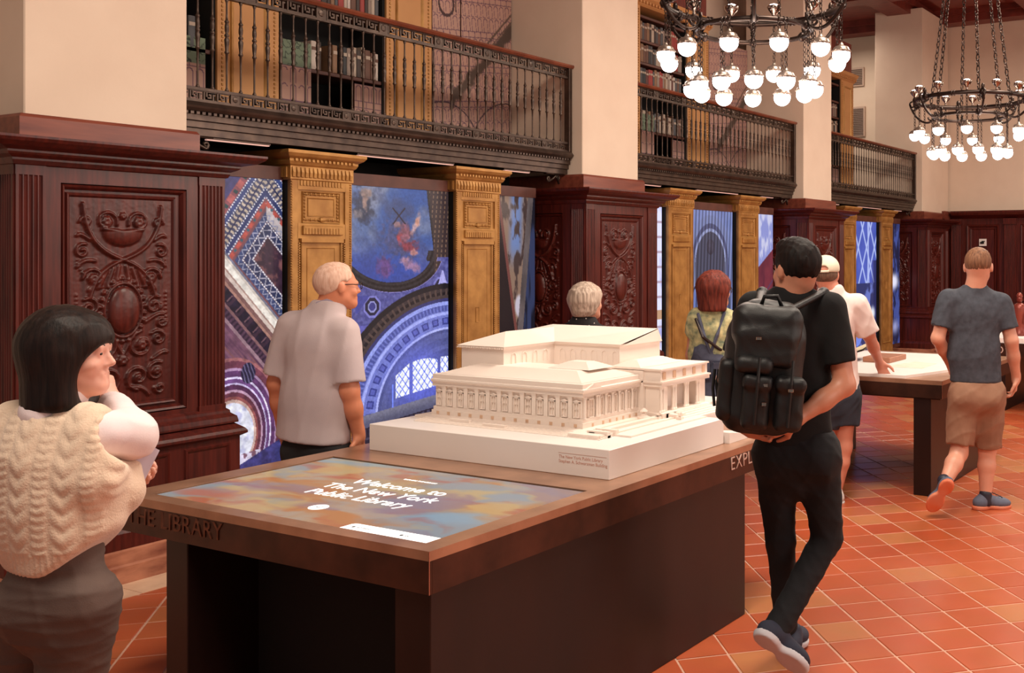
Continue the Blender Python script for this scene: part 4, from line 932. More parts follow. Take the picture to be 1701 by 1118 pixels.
m = MB(); m.lathe([(.085, 0), (.085, .03), (.07, .045), (.075, .1), (.06, .22), (.075, .30), (.06, .34), (.025, .36)], n=16); m.build('robe', R_, st, True); MB().sphere((0, 0, .40), (.034, .036, .045), 10, 8).build('head', R_, st, True)
m = MB(); m.tube([(-.06, 0, .32), (-.085, -.04, .22), (-.03, -.075, .19)], [.022, .02, .015], 8); m.tube([(.06, 0, .32), (.10, -.02, .22), (.07, -.07, .13)], [.022, .02, .015], 8); m.build('arms', R_, st, True)
MB().lathe([(.03, .42), (.04, .435), (.025, .46), (.006, .475)], n=12).build('headdress', R_, st, True)
# ------------------------------------------------------------------ white model of the library
t = thing('building_model', 'white scale model of a columned library on a white plinth, on the foreground table', 'model', (0, 0, 0)); Wt = M['white']; Z = .92
b = MB(); b.cbox(-3.812, -2.462, 3.386, 4.30, ZT+.0005, Z, .002); b.box(-3.812, -2.80, 4.30, 4.94, ZT+.0005, Z-.001); b.build('plinth', M['whitebox'], t)
o = link('plinth_lettering', text_mesh('The New York Public Library\nStephen A. Schwarzman Building', .0185, .0003), material('pink_ink', L3(206, 150, 132)), t); o.rotation_euler = (PI/2, 0, 0); o.location = (-2.715, 3.3855, .868)
b = MB(); b.box(-2.716, -2.475, 3.3848, 3.386, .8885, .8895); b.build('plinth_rule', material('pink_ink_rule', L3(206, 160, 142)), t)
wd = tag(MB().prism([(4.312, ZT+.0005), (4.60, ZT+.0005), (4.60, ZT+.008), (4.312, ZT+.052)], -2.60, -2.437, 'x').build('white_wedge', M['whitebox']), 'small white sloping wedge on the table just behind the model plinth', 'wedge')
G0 = Z; bx0, bx1, by0, by1 = -3.716, -2.825, 3.688, 4.62
b = MB(); b.box(bx0-.06, bx1+.05, by0-.06, by1, G0, G0+.012); b.box(bx0-.04, bx1+.28, by0-.03, 4.28, G0, G0+.008); b.build('terrace', Wt, t)
b = MB()
for i in range(6): b.box(bx0+.02, bx1+.20, by0-.075-.014*i, by0-.06-.014*i, G0, G0+.012-.0018*i)
b.box(bx1+.10, bx1+.13, 3.60, 4.15, G0+.008, G0+.02); b.box(bx1+.17, bx1+.19, 3.56, 4.25, G0+.0, G0+.014)
for yy in (3.60, 3.66, 4.14, 4.2): b.box(bx1+.09, bx1+.2, yy, yy+.02, G0, G0+.026)
b.build('steps', Wt, t)
b = MB(); b.box(bx0+.008, bx1-.008, by0+.008, by1, G0+.01, 1.105)           # core
b.box(bx0-.006, bx1+.006, by0-.006, by1, G0+.01, G0+.035); b.box(bx0+.0, bx1-.0, by0, by1, G0+.035, G0+.052); b.build('main_block', Wt, t)
b = MB(); molding(b, [(0, 1.068), (.006, 1.07), (.006, 1.085), (.018, 1.095), (.018, 1.103), (.004, 1.105), (.004, 1.125), (0, 1.126)], bx1, by0, by1, bx0+.0)
b.build('cornice', Wt, t)
# windows and pilasters, side street front and avenue front
n = 13; mw = MB().mesh
for i in range(n):
    x = bx0+.035+i*(bx1-bx0-.07)/(n-1); w_ = .017
    b = MB(); y = by0
    for (a, c, e, f) in ((-w_, -w_+.004, .06, .125), (w_-.004, w_, .06, .125), (-w_, w_, .121, .126), (-w_, w_, .056, .060)): b.box(x+a, x+c, y-.001, y+.009, G0+e, G0+f)
    b.prism([(x-w_-.003, G0+.127), (x+w_+.003, G0+.127), (x, G0+.136)], y-.003, y+.009, 'y'); b.box(x-.0015, x+.0015, y+.002, y+.009, G0+.06, G0+.12); b.box(x-w_, x+w_, y+.002, y+.009, G0+.092, G0+.094); b.build('window', Wt, t)
    if i < n-1:
        xm = x+(bx1-bx0-.07)/(n-1)/2; b = MB(); b.box(xm-.011, xm+.011, y-.002, y+.01, G0+.052, G0+.148); b.box(xm-.013, xm+.013, y-.004, y+.01, G0+.143, G0+.149); b.build('pilaster', Wt, t)
    b = MB(); b.box(x-.008, x+.008, by0-.008, by0-.002, G0+.016, G0+.03); b.build('basement_window', M['border'], t)
ys = [3.753, 3.83, 3.882, 3.935, 3.986, 4.038, 4.09]
for i, yy in enumerate(ys):
    b = MB(); x = bx1; w_ = .02 if i == 0 else .013
    for (a, c, e, f) in ((-w_, -w_+.003, .055, .135), (w_-.003, w_, .055, .135), (-w_, w_, .132, .137), (-w_, w_, .052, .056)): b.box(x-.009, x+.001, yy+a, yy+c, G0+e, G0+f)
    b.box(x-.009, x-.003, yy-.001, yy+.001, G0+.055, G0+.13); b.box(x-.009, x-.003, yy-w_, yy+w_, G0+.093, G0+.095); b.build('window', Wt, t)
    b = MB(); b.box(x+.004, x+.008, yy-.006, yy+.006, G0+.014, G0+.028); b.build('basement_window', M['border'], t)
for yy in (3.702, 3.790, 3.806)+tuple((ys[i]+ys[i+1])/2 for i in range(1, 6)):
    b = MB(); b.lathe([(.008, .052), (.007, .056), (.0062, .06), (.0055, .14), (.008, .146), (.008, .149)], (bx1+.001, yy, G0), 10); b.build('column', Wt, t)
b = MB(); b.prism([(3.70, 1.104), (3.81, 1.104), (3.755, 1.124)], bx1-.05, bx1+.014, 'x'); b.build('pediment', Wt, t)
def roof(mb, x0, x1, y0, y1, z0, z1, ins, ridges='y'):
    mb.add([(x0,y0,z0),(x1,y0,z0),(x1,y1,z0),(x0,y1,z0),(x0+ins,y0+ins,z1),(x1-ins,y0+ins,z1),(x1-ins,y1-ins,z1),(x0+ins,y1-ins,z1)], [(0,3,2,1),(4,5,6,7),(0,1,5,4),(1,2,6,5),(2,3,7,6),(3,0,4,7)])
    n = int((x1-x0)/.014)
    for i in range(1, n):
        x = x0+(x1-x0)*i/n; k = min(ins, x-x0, x1-x); 
        mb.add([(x-.001,y0,z0+.0005),(x+.001,y0,z0+.0005),(x+.001,y0+k,z0+(z1-z0)*k/ins+.002),(x-.001,y0+k,z0+(z1-z0)*k/ins+.002)], [(0,1,2,3)])
    n = int((y1-y0)/.014)
    for i in range(1, n):
        y = y0+(y1-y0)*i/n; k = min(ins, y-y0, y1-y)
        mb.add([(x1,y-.001,z0+.0005),(x1,y+.001,z0+.0005),(x1-k,y+.001,z0+(z1-z0)*k/ins+.002),(x1-k,y-.001,z0+(z1-z0)*k/ins+.002)], [(0,1,2,3)])
        mb.prism([(y-.0012, 0), (y+.0012, 0), (y, .002)], 0, 0, 'x') if False else None
b = MB(); roof(b, bx0+.02, bx1-.02, by0+.02, 4.13, 1.127, 1.165, .12); b.build('low_roof', Wt, t)
b = MB(); roof(b, -3.16, -2.92, 3.86, 4.06, 1.166, 1.195, .07); b.build('skylight_roof', Wt, t)
# high reading-room hall: front wing and cross wing
b = MB(); b.box(-3.70, -3.43, 3.86, 4.60, 1.12, 1.245); b.box(-3.43, -3.02, 4.24, 4.60, 1.12, 1.245); b.build('reading_hall', Wt, t)
b = MB(); b.box(-3.712, -3.418, 3.848, 4.60, 1.243, 1.252); b.box(-3.418, -3.01, 4.228, 4.6, 1.243, 1.252)
for i in range(20): b.box(-3.715+.0148*i, -3.709+.0148*i, 3.842, 3.85, 1.240, 1.246)
b.build('hall_cornice', Wt, t)
zc, zr = 1.252, 1.312; b = MB(); th_ = .004
b.add([(-3.715, 3.845, zc), (-3.415, 3.845, zc), (-3.415, 4.225, zc), (-3.005, 4.225, zc), (-3.005, 4.56, zr), (-3.70, 4.56, zr), (-3.56, 4.02, zr), (-3.56, 4.40, zr)],
      [(0, 1, 6), (1, 2, 7, 6), (2, 3, 4, 7), (0, 6, 7, 5), (7, 4, 5)])
b.add([(-3.005, 4.24, 1.245), (-3.005, 4.60, 1.245), (-3.005, 4.56, zr-.004)], [(0, 1, 2)]); b.add([(-3.72, 4.6, 1.245), (-3.005, 4.6, 1.245), (-3.005, 4.56, zr), (-3.70, 4.56, zr)], [(0, 1, 2, 3)])
for i in range(26):
    x = -3.41+.0155*i; b.add([(x, 4.222, zc+.0015), (x+.002, 4.222, zc+.0015), (x+.002, 4.555, zr+.0015), (x, 4.555, zr+.0015)], [(0, 1, 2, 3)])
for i in range(23):
    y = 3.86+.0155*i; k = .145; f_ = min(1, (y-3.845)/.175)
    b.add([(-3.414, y, zc+.0015), (-3.414, y+.002, zc+.0015), (-3.414-k*f_, y+.002, zc+(zr-zc)*f_+.0015), (-3.414-k*f_, y, zc+(zr-zc)*f_+.0015)], [(0, 1, 2, 3)])
b.build('hall_roof', Wt, t)
for i in range(6):
    x = -3.375+.066*i; m = MB(); m.tube([(x-.016, 4.238, 1.16), (x-.016, 4.238, 1.20), (x-.011, 4.238, 1.212), (x, 4.238, 1.218), (x+.011, 4.238, 1.212), (x+.016, 4.238, 1.20), (x+.016, 4.238, 1.16)], .0022, 4); m.build('arched_window', Wt, t)
for i in range(4):
    y = 3.93+.08*i; m = MB(); m.tube([(-3.428, y-.016, 1.16), (-3.428, y-.016, 1.20), (-3.428, y-.011, 1.212), (-3.428, y, 1.218), (-3.428, y+.011, 1.212), (-3.428, y+.016, 1.20), (-3.428, y+.016, 1.16)], .0022, 4); m.build('arched_window', Wt, t)
# portico pavilion
px0, px1, py0, py1 = -2.90, -2.70, 4.12, 4.56
b = MB(); b.box(-3.0, -2.80, py0, py1, G0+.01, 1.145); b.box(-2.799, px1-.02, py0+.02, py0+.09, G0+.03, 1.0715); b.box(-2.799, px1-.02, py1-.08, py1-.001, G0+.03, 1.0715); b.build('pavilion', Wt, t)
b = MB(); b.box(-2.86, px1, py0+.008, py1+.01, 1.072, 1.09); b.box(-2.86, px1+.008, py0, py1+.01, 1.09, 1.098); b.box(-2.86, px1-.008, py0+.012, py1, 1.098, 1.148); b.box(-2.99, px1+.0, py0+.004, py1+.006, 1.148, 1.156); b.build('attic', Wt, t)
for yy in (4.16, 4.25, 4.34, 4.43, 4.52):
    b = MB(); b.box(px1-.009, px1-.004, yy-.012, yy+.012, 1.106, 1.14); b.build('attic_panel', M['border'], t)
for yy in (4.145, 4.165, 4.25, 4.27, 4.36, 4.38, 4.47, 4.49):
    b = MB(); b.lathe([(.011, .03), (.011, .036), (.0075, .042), (.0068, .135), (.010, .148), (.011, .152)], (px1-.014, yy, G0), 10); b.build('column', Wt, t)
b = MB(); roof(b, -2.99, -2.82, 4.13, 4.5, 1.157, 1.185, .07); b.build('pavilion_roof', Wt, t)
b = MB(); b.box(-2.82, px1+.02, py0-.01, py1, G0+.008, G0+.03)
for i in range(5): b.box(px1+.02, px1+.03+.022*i, py0+.02+.01*i, py1-.02, G0, G0+.026-.005*i)
b.build('steps', Wt, t)
for (x, y) in ((-2.70, 4.10), (-2.60, 4.13)):
    m = MB(); m.box(x-.014, x+.014, y-.012, y+.012, G0, G0+.02); m.sphere((x, y, G0+.028), (.011, .007, .008), 8, 5); m.sphere((x+.009, y, G0+.036), (.006, .006, .007), 7, 5); m.build('lion_statue', Wt, t)
m = MB(); m.lathe([(.03, 0), (.03, .01), (.018, .014), (.006, .03), (.02, .036), (.004, .05)], (-2.76, 4.07, G0+.008), 12); m.build('fountain', Wt, t)
b = MB(); b.box(-2.80, -2.64, 3.55, 3.62, G0, G0+.016); b.box(bx0+.2, bx0+.32, by0-.10, by0-.085, G0, G0+.02); b.box(bx0+.42, bx0+.55, by0-.12, by0-.105, G0, G0+.016); b.build('garden_wall', Wt, t)
# ------------------------------------------------------------------ people: smooth implicit surfaces meshed as one skin each
def nrm(v): v = np.asarray(v, float); return v/(np.linalg.norm(v)+1e-12)
class SDF:
    def __init__(s): s.it = []
    def cap(s, a, b, ra, rb, k=.02, flat=None, clip=None, op='u'): s.it.append(('cap', np.asarray(a, float), np.asarray(b, float), ra, rb, k, flat, clip, op)); return s
    def ell(s, c, r, R=None, k=.02, clip=None, op='u'): s.it.append(('ell', np.asarray(c, float), np.asarray(r, float), R, 0, k, None, clip, op)); return s
    def box(s, c, h, R=None, rd=.01, k=.01, clip=None, op='u'): s.it.append(('box', np.asarray(c, float), np.asarray(h, float), R, rd, k, None, clip, op)); return s
    def plane(s, n, p, k=.008): s.it.append(('pl', nrm(n), np.asarray(p, float), 0, 0, k, None, None, 'i')); return s   # keep the side n points away from
    def prim(s, e, P):
        t, a, b, c, d, k, fl, clip, op = e
        if t == 'cap':
            ab = b-a; L = ab@ab+1e-12; tt = np.clip(((P-a)@ab)/L, 0, 1); q = P-a-tt[:, None]*ab; r = c+(d-c)*tt
            if fl is not None:
                n, f = fl; dn = q@n; q = q+((1/f-1)*dn)[:, None]*n; v = (np.sqrt((q*q).sum(1))-r)*math.sqrt(f)
            else: v = np.sqrt((q*q).sum(1))-r
        elif t == 'ell':
            q = P-a
            if c is not None: q = q@c.T
            k0 = np.sqrt(((q/b)**2).sum(1)); k1 = np.sqrt(((q/(b*b))**2).sum(1))+1e-9; v = k0*(k0-1)/k1
        elif t == 'box':
            q = P-a
            if c is not None: q = q@c.T
            w_ = np.abs(q)-(b-d); v = np.sqrt((np.maximum(w_, 0)**2).sum(1))+np.minimum(w_.max(1), 0)-d
        else: v = (P-b)@a
        if clip is not None:
            for (n, p) in clip: v = np.maximum(v, (P-p)@n)
        return v
    def __call__(s, P, disp=None):
        D = None; its = s.it
        if disp is not None: its = [e for e in s.it if e[8] == 'u']+[None]+[e for e in s.it if e[8] != 'u']
        for e in its:
            if e is None: D = D-disp(P); continue
            v = s.prim(e, P); k = e[5]; op = e[8]
            if D is None: D = v; continue
            if op == 'u': h = np.maximum(k-np.abs(D-v), 0)/k; D = np.minimum(D, v)-h*h*k*.25
            elif op == 's': v = -v; h = np.maximum(k-np.abs(D-v), 0)/k; D = np.maximum(D, v)+h*h*k*.25
            else: h = np.maximum(k-np.abs(D-v), 0)/k; D = np.maximum(D, v)+h*h*k*.25
        return D
    def bounds(s):
        lo = np.full(3, 9.); hi = -lo
        for e in s.it:
            if e[8] != 'u': continue
            if e[0] == 'cap': r = max(e[3], e[4]); lo = np.minimum(lo, np.minimum(e[1], e[2])-r); hi = np.maximum(hi, np.maximum(e[1], e[2])+r)
            elif e[0] in ('ell', 'box'): r = e[2].max() if e[3] is None else np.linalg.norm(e[2]); lo = np.minimum(lo, e[1]-r); hi = np.maximum(hi, e[1]+r)
        return lo-.02, hi+.02
def surface(S, h, disp=None, name='skin', bnd=None):
    lo, hi = bnd or S.bounds(); C_ = 4; n = np.maximum(2, np.ceil((hi-lo)/(h*C_)).astype(int)); N = n*C_+1
    ax = [lo[i]+h*np.arange(N[i]) for i in range(3)]
    cc = [lo[i]+h*C_*(np.arange(n[i])+.5) for i in range(3)]
    G = np.stack(np.meshgrid(*cc, indexing='ij'), -1).reshape(-1, 3); dc = S(G).reshape(n)
    near_ = np.abs(dc) < h*C_*1.9+.006
    V = np.repeat(np.repeat(np.repeat(dc, C_, 0), C_, 1), C_, 2); V = np.pad(V, ((0, 1), (0, 1), (0, 1)), 'edge')
    Mk = np.repeat(np.repeat(np.repeat(near_, C_, 0), C_, 1), C_, 2); M2 = np.zeros(N, bool)
    for i in (0, 1):
        for j in (0, 1):
            for l in (0, 1): M2[i:i+Mk.shape[0], j:j+Mk.shape[1], l:l+Mk.shape[2]] |= Mk
    idx = np.argwhere(M2); Pq = np.stack([ax[0][idx[:, 0]], ax[1][idx[:, 1]], ax[2][idx[:, 2]]], 1)
    d = S(Pq, disp)
    V[idx[:, 0], idx[:, 1], idx[:, 2]] = d
    V[0] = V[-1] = 1; V[:, 0] = V[:, -1] = 1; V[:, :, 0] = V[:, :, -1] = 1
    sg = V < 0; n = np.array(V.shape)-1
    cnt = np.zeros(n, np.int8)
    for i in (0, 1):
        for j in (0, 1):
            for l in (0, 1): cnt += sg[i:i+n[0], j:j+n[1], l:l+n[2]]
    act = (cnt > 0) & (cnt < 8); ca = np.argwhere(act); id_ = np.full(n, -1, np.int32); id_[act] = np.arange(len(ca))
    acc = np.zeros((len(ca), 3)); num = np.zeros(len(ca))
    cor = [(i, j, l) for i in (0, 1) for j in (0, 1) for l in (0, 1)]
    for a in range(8):
        for bb in range(a+1, 8):
            A_, B_ = np.array(cor[a]), np.array(cor[bb])
            if np.abs(A_-B_).sum() != 1: continue
            pa_ = ca+A_; pb = ca+B_; va = V[pa_[:, 0], pa_[:, 1], pa_[:, 2]]; vb = V[pb[:, 0], pb[:, 1], pb[:, 2]]
            m = (va < 0) != (vb < 0); t = np.zeros(len(ca)); t[m] = va[m]/(va[m]-vb[m])
            acc[m] += pa_[m]+(pb[m]-pa_[m])*t[m][:, None]; num += m
    vert = lo+h*acc/num[:, None]; F = []
    for axn in range(3):
        o1, o2 = [(1, 2), (2, 0), (0, 1)][axn]
        sl0 = [slice(None)]*3; sl1 = [slice(None)]*3; sl0[axn] = slice(0, -1); sl1[axn] = slice(1, None)
        ch = sg[tuple(sl0)] != sg[tuple(sl1)]; e = np.argwhere(ch)
        e = e[(e[:, o1] > 0) & (e[:, o2] > 0) & (e[:, o1] < n[o1]) & (e[:, o2] < n[o2])]
        u1 = np.zeros(3, int); u1[o1] = 1; u2 = np.zeros(3, int); u2[o2] = 1
        q = [id_[tuple((e-x).T)] for x in (u1*0, u1, u1+u2, u2)]
        fl = sg[tuple(e.T)]; f = np.stack(q, 1); f[~fl] = f[~fl][:, ::-1]; F.append(f)
    F = np.concatenate(F); F = F[(F >= 0).all(1)]
    return np_mesh(name, vert, F)
def folds(amp, seed, k0=22, zk=1.0, n=5):
    r = np.random.default_rng(seed); ks = r.normal(size=(n, 3)); ks /= np.linalg.norm(ks, axis=1)[:, None]; ks *= k0*r.uniform(.7, 1.6, (n, 1)); ks[:, 2] *= zk; ph = r.uniform(0, 6, n)
    def f(P):
        w_ = np.sin(P@(ks[0]*.35)+ph[0])*1.3; d = 0
        for i in range(1, n): s_ = np.sin(P@ks[i]+ph[i]+w_); d = d+(1-np.abs(s_))**2.2-.3
        return amp*d/(n-1)*1.6
    return f
def frame_of(f, up):
    y = nrm(f); x = nrm(np.cross(y, up)); z = np.cross(x, y); return np.stack([x, y, z])     # rows: right, forward, up
def head(S, c, f, up=(0, 0, 1), s=1.0, neck=None, nr=.055, fem=False):
    R = frame_of(f, up); g = lambda x, y, z: np.asarray(c)+s*(np.array([x, y, z])@R)
    S.ell(g(0, -.014, .025), np.array([.080, .096, .090])*s, R, .02); S.ell(g(0, .022, -.03), np.array([.065, .068, .082])*s, R, .03)
    S.ell(g(0, .060, -.090), np.array([.027, .026, .020])*s, R, .03); S.cap(g(-.045, .02, -.06), g(-.012, .066, -.088), .016*s, .014*s, .03); S.cap(g(.045, .02, -.06), g(.012, .066, -.088), .016*s, .014*s, .03)
    for q in (-1, 1): S.ell(g(q*.031, .092, .004), np.array([.016, .011, .011])*s, R, .012, op='s'); S.ell(g(q*.030, .076, .002), np.array([.0135, .0125, .0125])*s, R, .004); S.ell(g(q*.042, .062, -.028), np.array([.020, .02, .018])*s, R, .02)
    S.cap(g(-.034, .083, .020), g(.034, .083, .020), .008*s, .008*s, .015)
    S.cap(g(0, .086, .006), g(0, .104, -.026), .007*s, .0095*s, .010); S.cap(g(-.011, .094, -.031), g(.011, .094, -.031), .006*s, .006*s, .008)
    S.cap(g(-.018, .084, -.055), g(.018, .084, -.055), .0055*s, .0055*s, .008); S.cap(g(-.015, .082, -.065), g(.015, .082, -.065), .0065*s, .0065*s, .008)
    for q in (-1, 1): S.ell(g(q*.083, -.006, -.006), np.array([.010, .018, .031])*s, R, .008); 
    if neck is not None: S.cap(g(0, -.022, -.045), neck, nr*s, nr*1.1*s, .03)
    return R, g
def hand(S, w_, d, pn, s=1.0, thumb=1, curl=.35, spread=.10, tk=.6):
    d = nrm(d); pn = nrm(np.asarray(pn)-d*(np.asarray(pn)@d)); sd = np.cross(d, pn)*thumb; R = np.stack([sd, d, pn]); w_ = np.asarray(w_)
    S.box(w_+d*.045*s, np.array([.038, .046, .013])*s, R, .012*s, .012); S.cap(w_-d*.02, w_+d*.02*s, .024*s, .026*s, .02)
    for i, L in enumerate((.066, .075, .070, .054)):
        o = (.030-.0205*i)*s; b0 = w_+d*(.086 if 0 < i < 3 else .081)*s+sd*o; a = spread*(1.5-i)/1.5; dd = nrm(d+sd*a)
        c1 = curl*(1+.12*i); d1 = dd*math.cos(c1)+pn*math.sin(c1); d2 = dd*math.cos(c1*2)+pn*math.sin(c1*2); d3 = dd*math.cos(c1*2.8)+pn*math.sin(c1*2.8)
        p1 = b0+d1*L*.50*s; p2 = p1+d2*L*.32*s; p3 = p2+d3*L*.22*s
        S.cap(b0-d*.01, p1, .0092*s, .0086*s, .006); S.cap(p1, p2, .0086*s, .0080*s, .004); S.cap(p2, p3, .0080*s, .0070*s, .004)
    t0 = w_+d*.020*s+sd*.026*s; t1 = t0+nrm(d*.55+sd*.75+pn*.25)*.040*s; t2 = t1+nrm(d*.85+sd*.35*tk+pn*.3)*.030*s; t3 = t2+nrm(d*.95+sd*.1+pn*.35)*.022*s
    S.cap(t0, t1, .015*s, .0115*s, .014); S.cap(t1, t2, .0112*s, .0095*s, .006); S.cap(t2, t3, .0095*s, .0080*s, .006)
def skin(name, c, sub=.12, rough=.45):
    m = material(name, c, tuple(x*.88 for x in c), rough=rough, scale=14, bump=.03, bscale=160); b = m.node_tree.nodes['Principled BSDF']
    b.inputs['Subsurface Weight'].default_value = sub; b.inputs['Subsurface Radius'].default_value = (.012, .005, .003); return m
def cloth(name, c, c2=None, rough=.85, bscale=260, bump=.15, sheen=.0, scale=8, stretch=(1, 1, 1)): return material(name, c, c2, rough=rough, scale=scale, bump=bump, bscale=bscale, sheen=sheen, stretch=stretch)
def hairmat(name, c, c2, rough=.62): return material(name, c, c2, rough=rough, scale=30, stretch=(3, 3, .3), bump=.25, bscale=60, detail=6, spec=.2)
class Figure:
    def __init__(s, label, px, d, group=None):
        s.d = d; s.l = (px-CX)*d/FPX; c_, s_ = math.cos(TH), math.sin(TH)
        s.t = thing('person', label, 'person', (s.l*c_-d*s_, s.l*s_+d*c_, 0), TH, group)
    def p(s, px, py, off=0):        # a joint seen at a pixel, at a depth off metres beyond the figure's own
        D = s.d+off; return np.array([(px-CX)*D/FPX-s.l, off, CAMH-(py-CY)*D/FPX])
    def part(s, name, S, h, m, disp=None, parent=None):
        return link(name, surface(S, h, disp, name), m, parent or s.t)
def perp_clip(a, b, t, ext=0):
    a = np.asarray(a, float); b = np.asarray(b, float); n = nrm(b-a); return [(n, a+(b-a)*t)]
def dirn(yaw): return np.array([math.sin(yaw), math.cos(yaw), 0.])   # 0 = facing away from the camera, + to the right
def torso(S, N, SL, SR, W, H, f, w1, w2, w3, fl=.62, k=.05, hem=None, neckr=None):
    C_ = (SL+SR)/2; up = nrm(C_-W)
    if neckr is None:        # the bare body, kept inside the clothes
        S.cap(C_+(SL-C_)*.8-up*.02, C_+(SR-C_)*.8-up*.02, .045, .045, .03); S.cap(C_-up*.12, W, w1-.035, w2-.035, .04, (f, fl-.08)); S.cap(W, H, w2-.035, w3-.03, .04, (f, fl-.06)); S.cap(N, C_-up*.10, .05, .06, .03)
        S.cap(N, C_+(SL-C_)*.5-up*.02, .03, .03, .03); S.cap(N, C_+(SR-C_)*.5-up*.02, .03, .03, .03); return
    S.cap(C_+(SL-C_)*.66, C_+(SR-C_)*.66, .064, .064, k, (f, .85))
    S.cap(C_+(SL-C_)*.40-up*.09, C_+(SR-C_)*.40-up*.09, w1*.62, w1*.62, k, (f, fl+.08))
    S.cap(C_-up*.10, W, w1, w2, k, (f, fl)); S.cap(W, H, w2, w3, k, (f, fl+.04))
    S.cap(N, C_+(SL-C_)*.75, neckr*.85, .045, .04); S.cap(N, C_+(SR-C_)*.75, neckr*.85, .045, .04); S.cap(N+up*.01, C_-up*.06, neckr, .10, .05, (f, .8))
def foot(S, an, toe, s=1., lift=0):
    an = np.asarray(an); toe = np.asarray(toe); d = nrm(toe-an)
    return S
def shoe(fig, name, an, dr, up, L, m_up, m_sole, w_=.045, h=.007, laces=None):
    # ankle point, direction of the toe, up vector of the foot
    R = frame_of(dr, up); up = R[2]; d = R[1]; b = np.asarray(an)-up*.075; S = SDF()
    S.ell(b-d*.035+up*.035, np.array([w_*.86, .055, .045]), R, .02); S.ell(b+d*(L*.52)+up*.028, np.array([w_, L*.36, .034]), R, .03); S.cap(b-d*.02+up*.04, b-d*.005+up*.085, .040, .036, .02)
    S.cap(b+d*.02+up*.055, b+d*.11+up*.03, .032, .03, .03); S.plane(-up, b+up*.012, .004); S.plane(up, b+up*.105, .004)
    o = fig.part(name, S, h, m_up)
    S = SDF(); S.ell(b-d*.035+up*.01, np.array([w_*.92, .062, .05]), R, .02); S.ell(b+d*(L*.5)+up*.008, np.array([w_*1.06, L*.40, .05]), R, .03); S.plane(-up, b-up*.012, .004); S.plane(up, b+up*.016, .004)
    fig.part('sole', S, h, m_sole, None, o)
    if laces:
        m = MB()
        for i in range(4):
            q = b+d*(.045+.022*i)+up*(.098-.010*i); m.tube([q-R[0]*.022, q+up*.004, q+R[0]*.022], .003, 5)
        m.build('laces', laces, o)
    return o
DN = L3
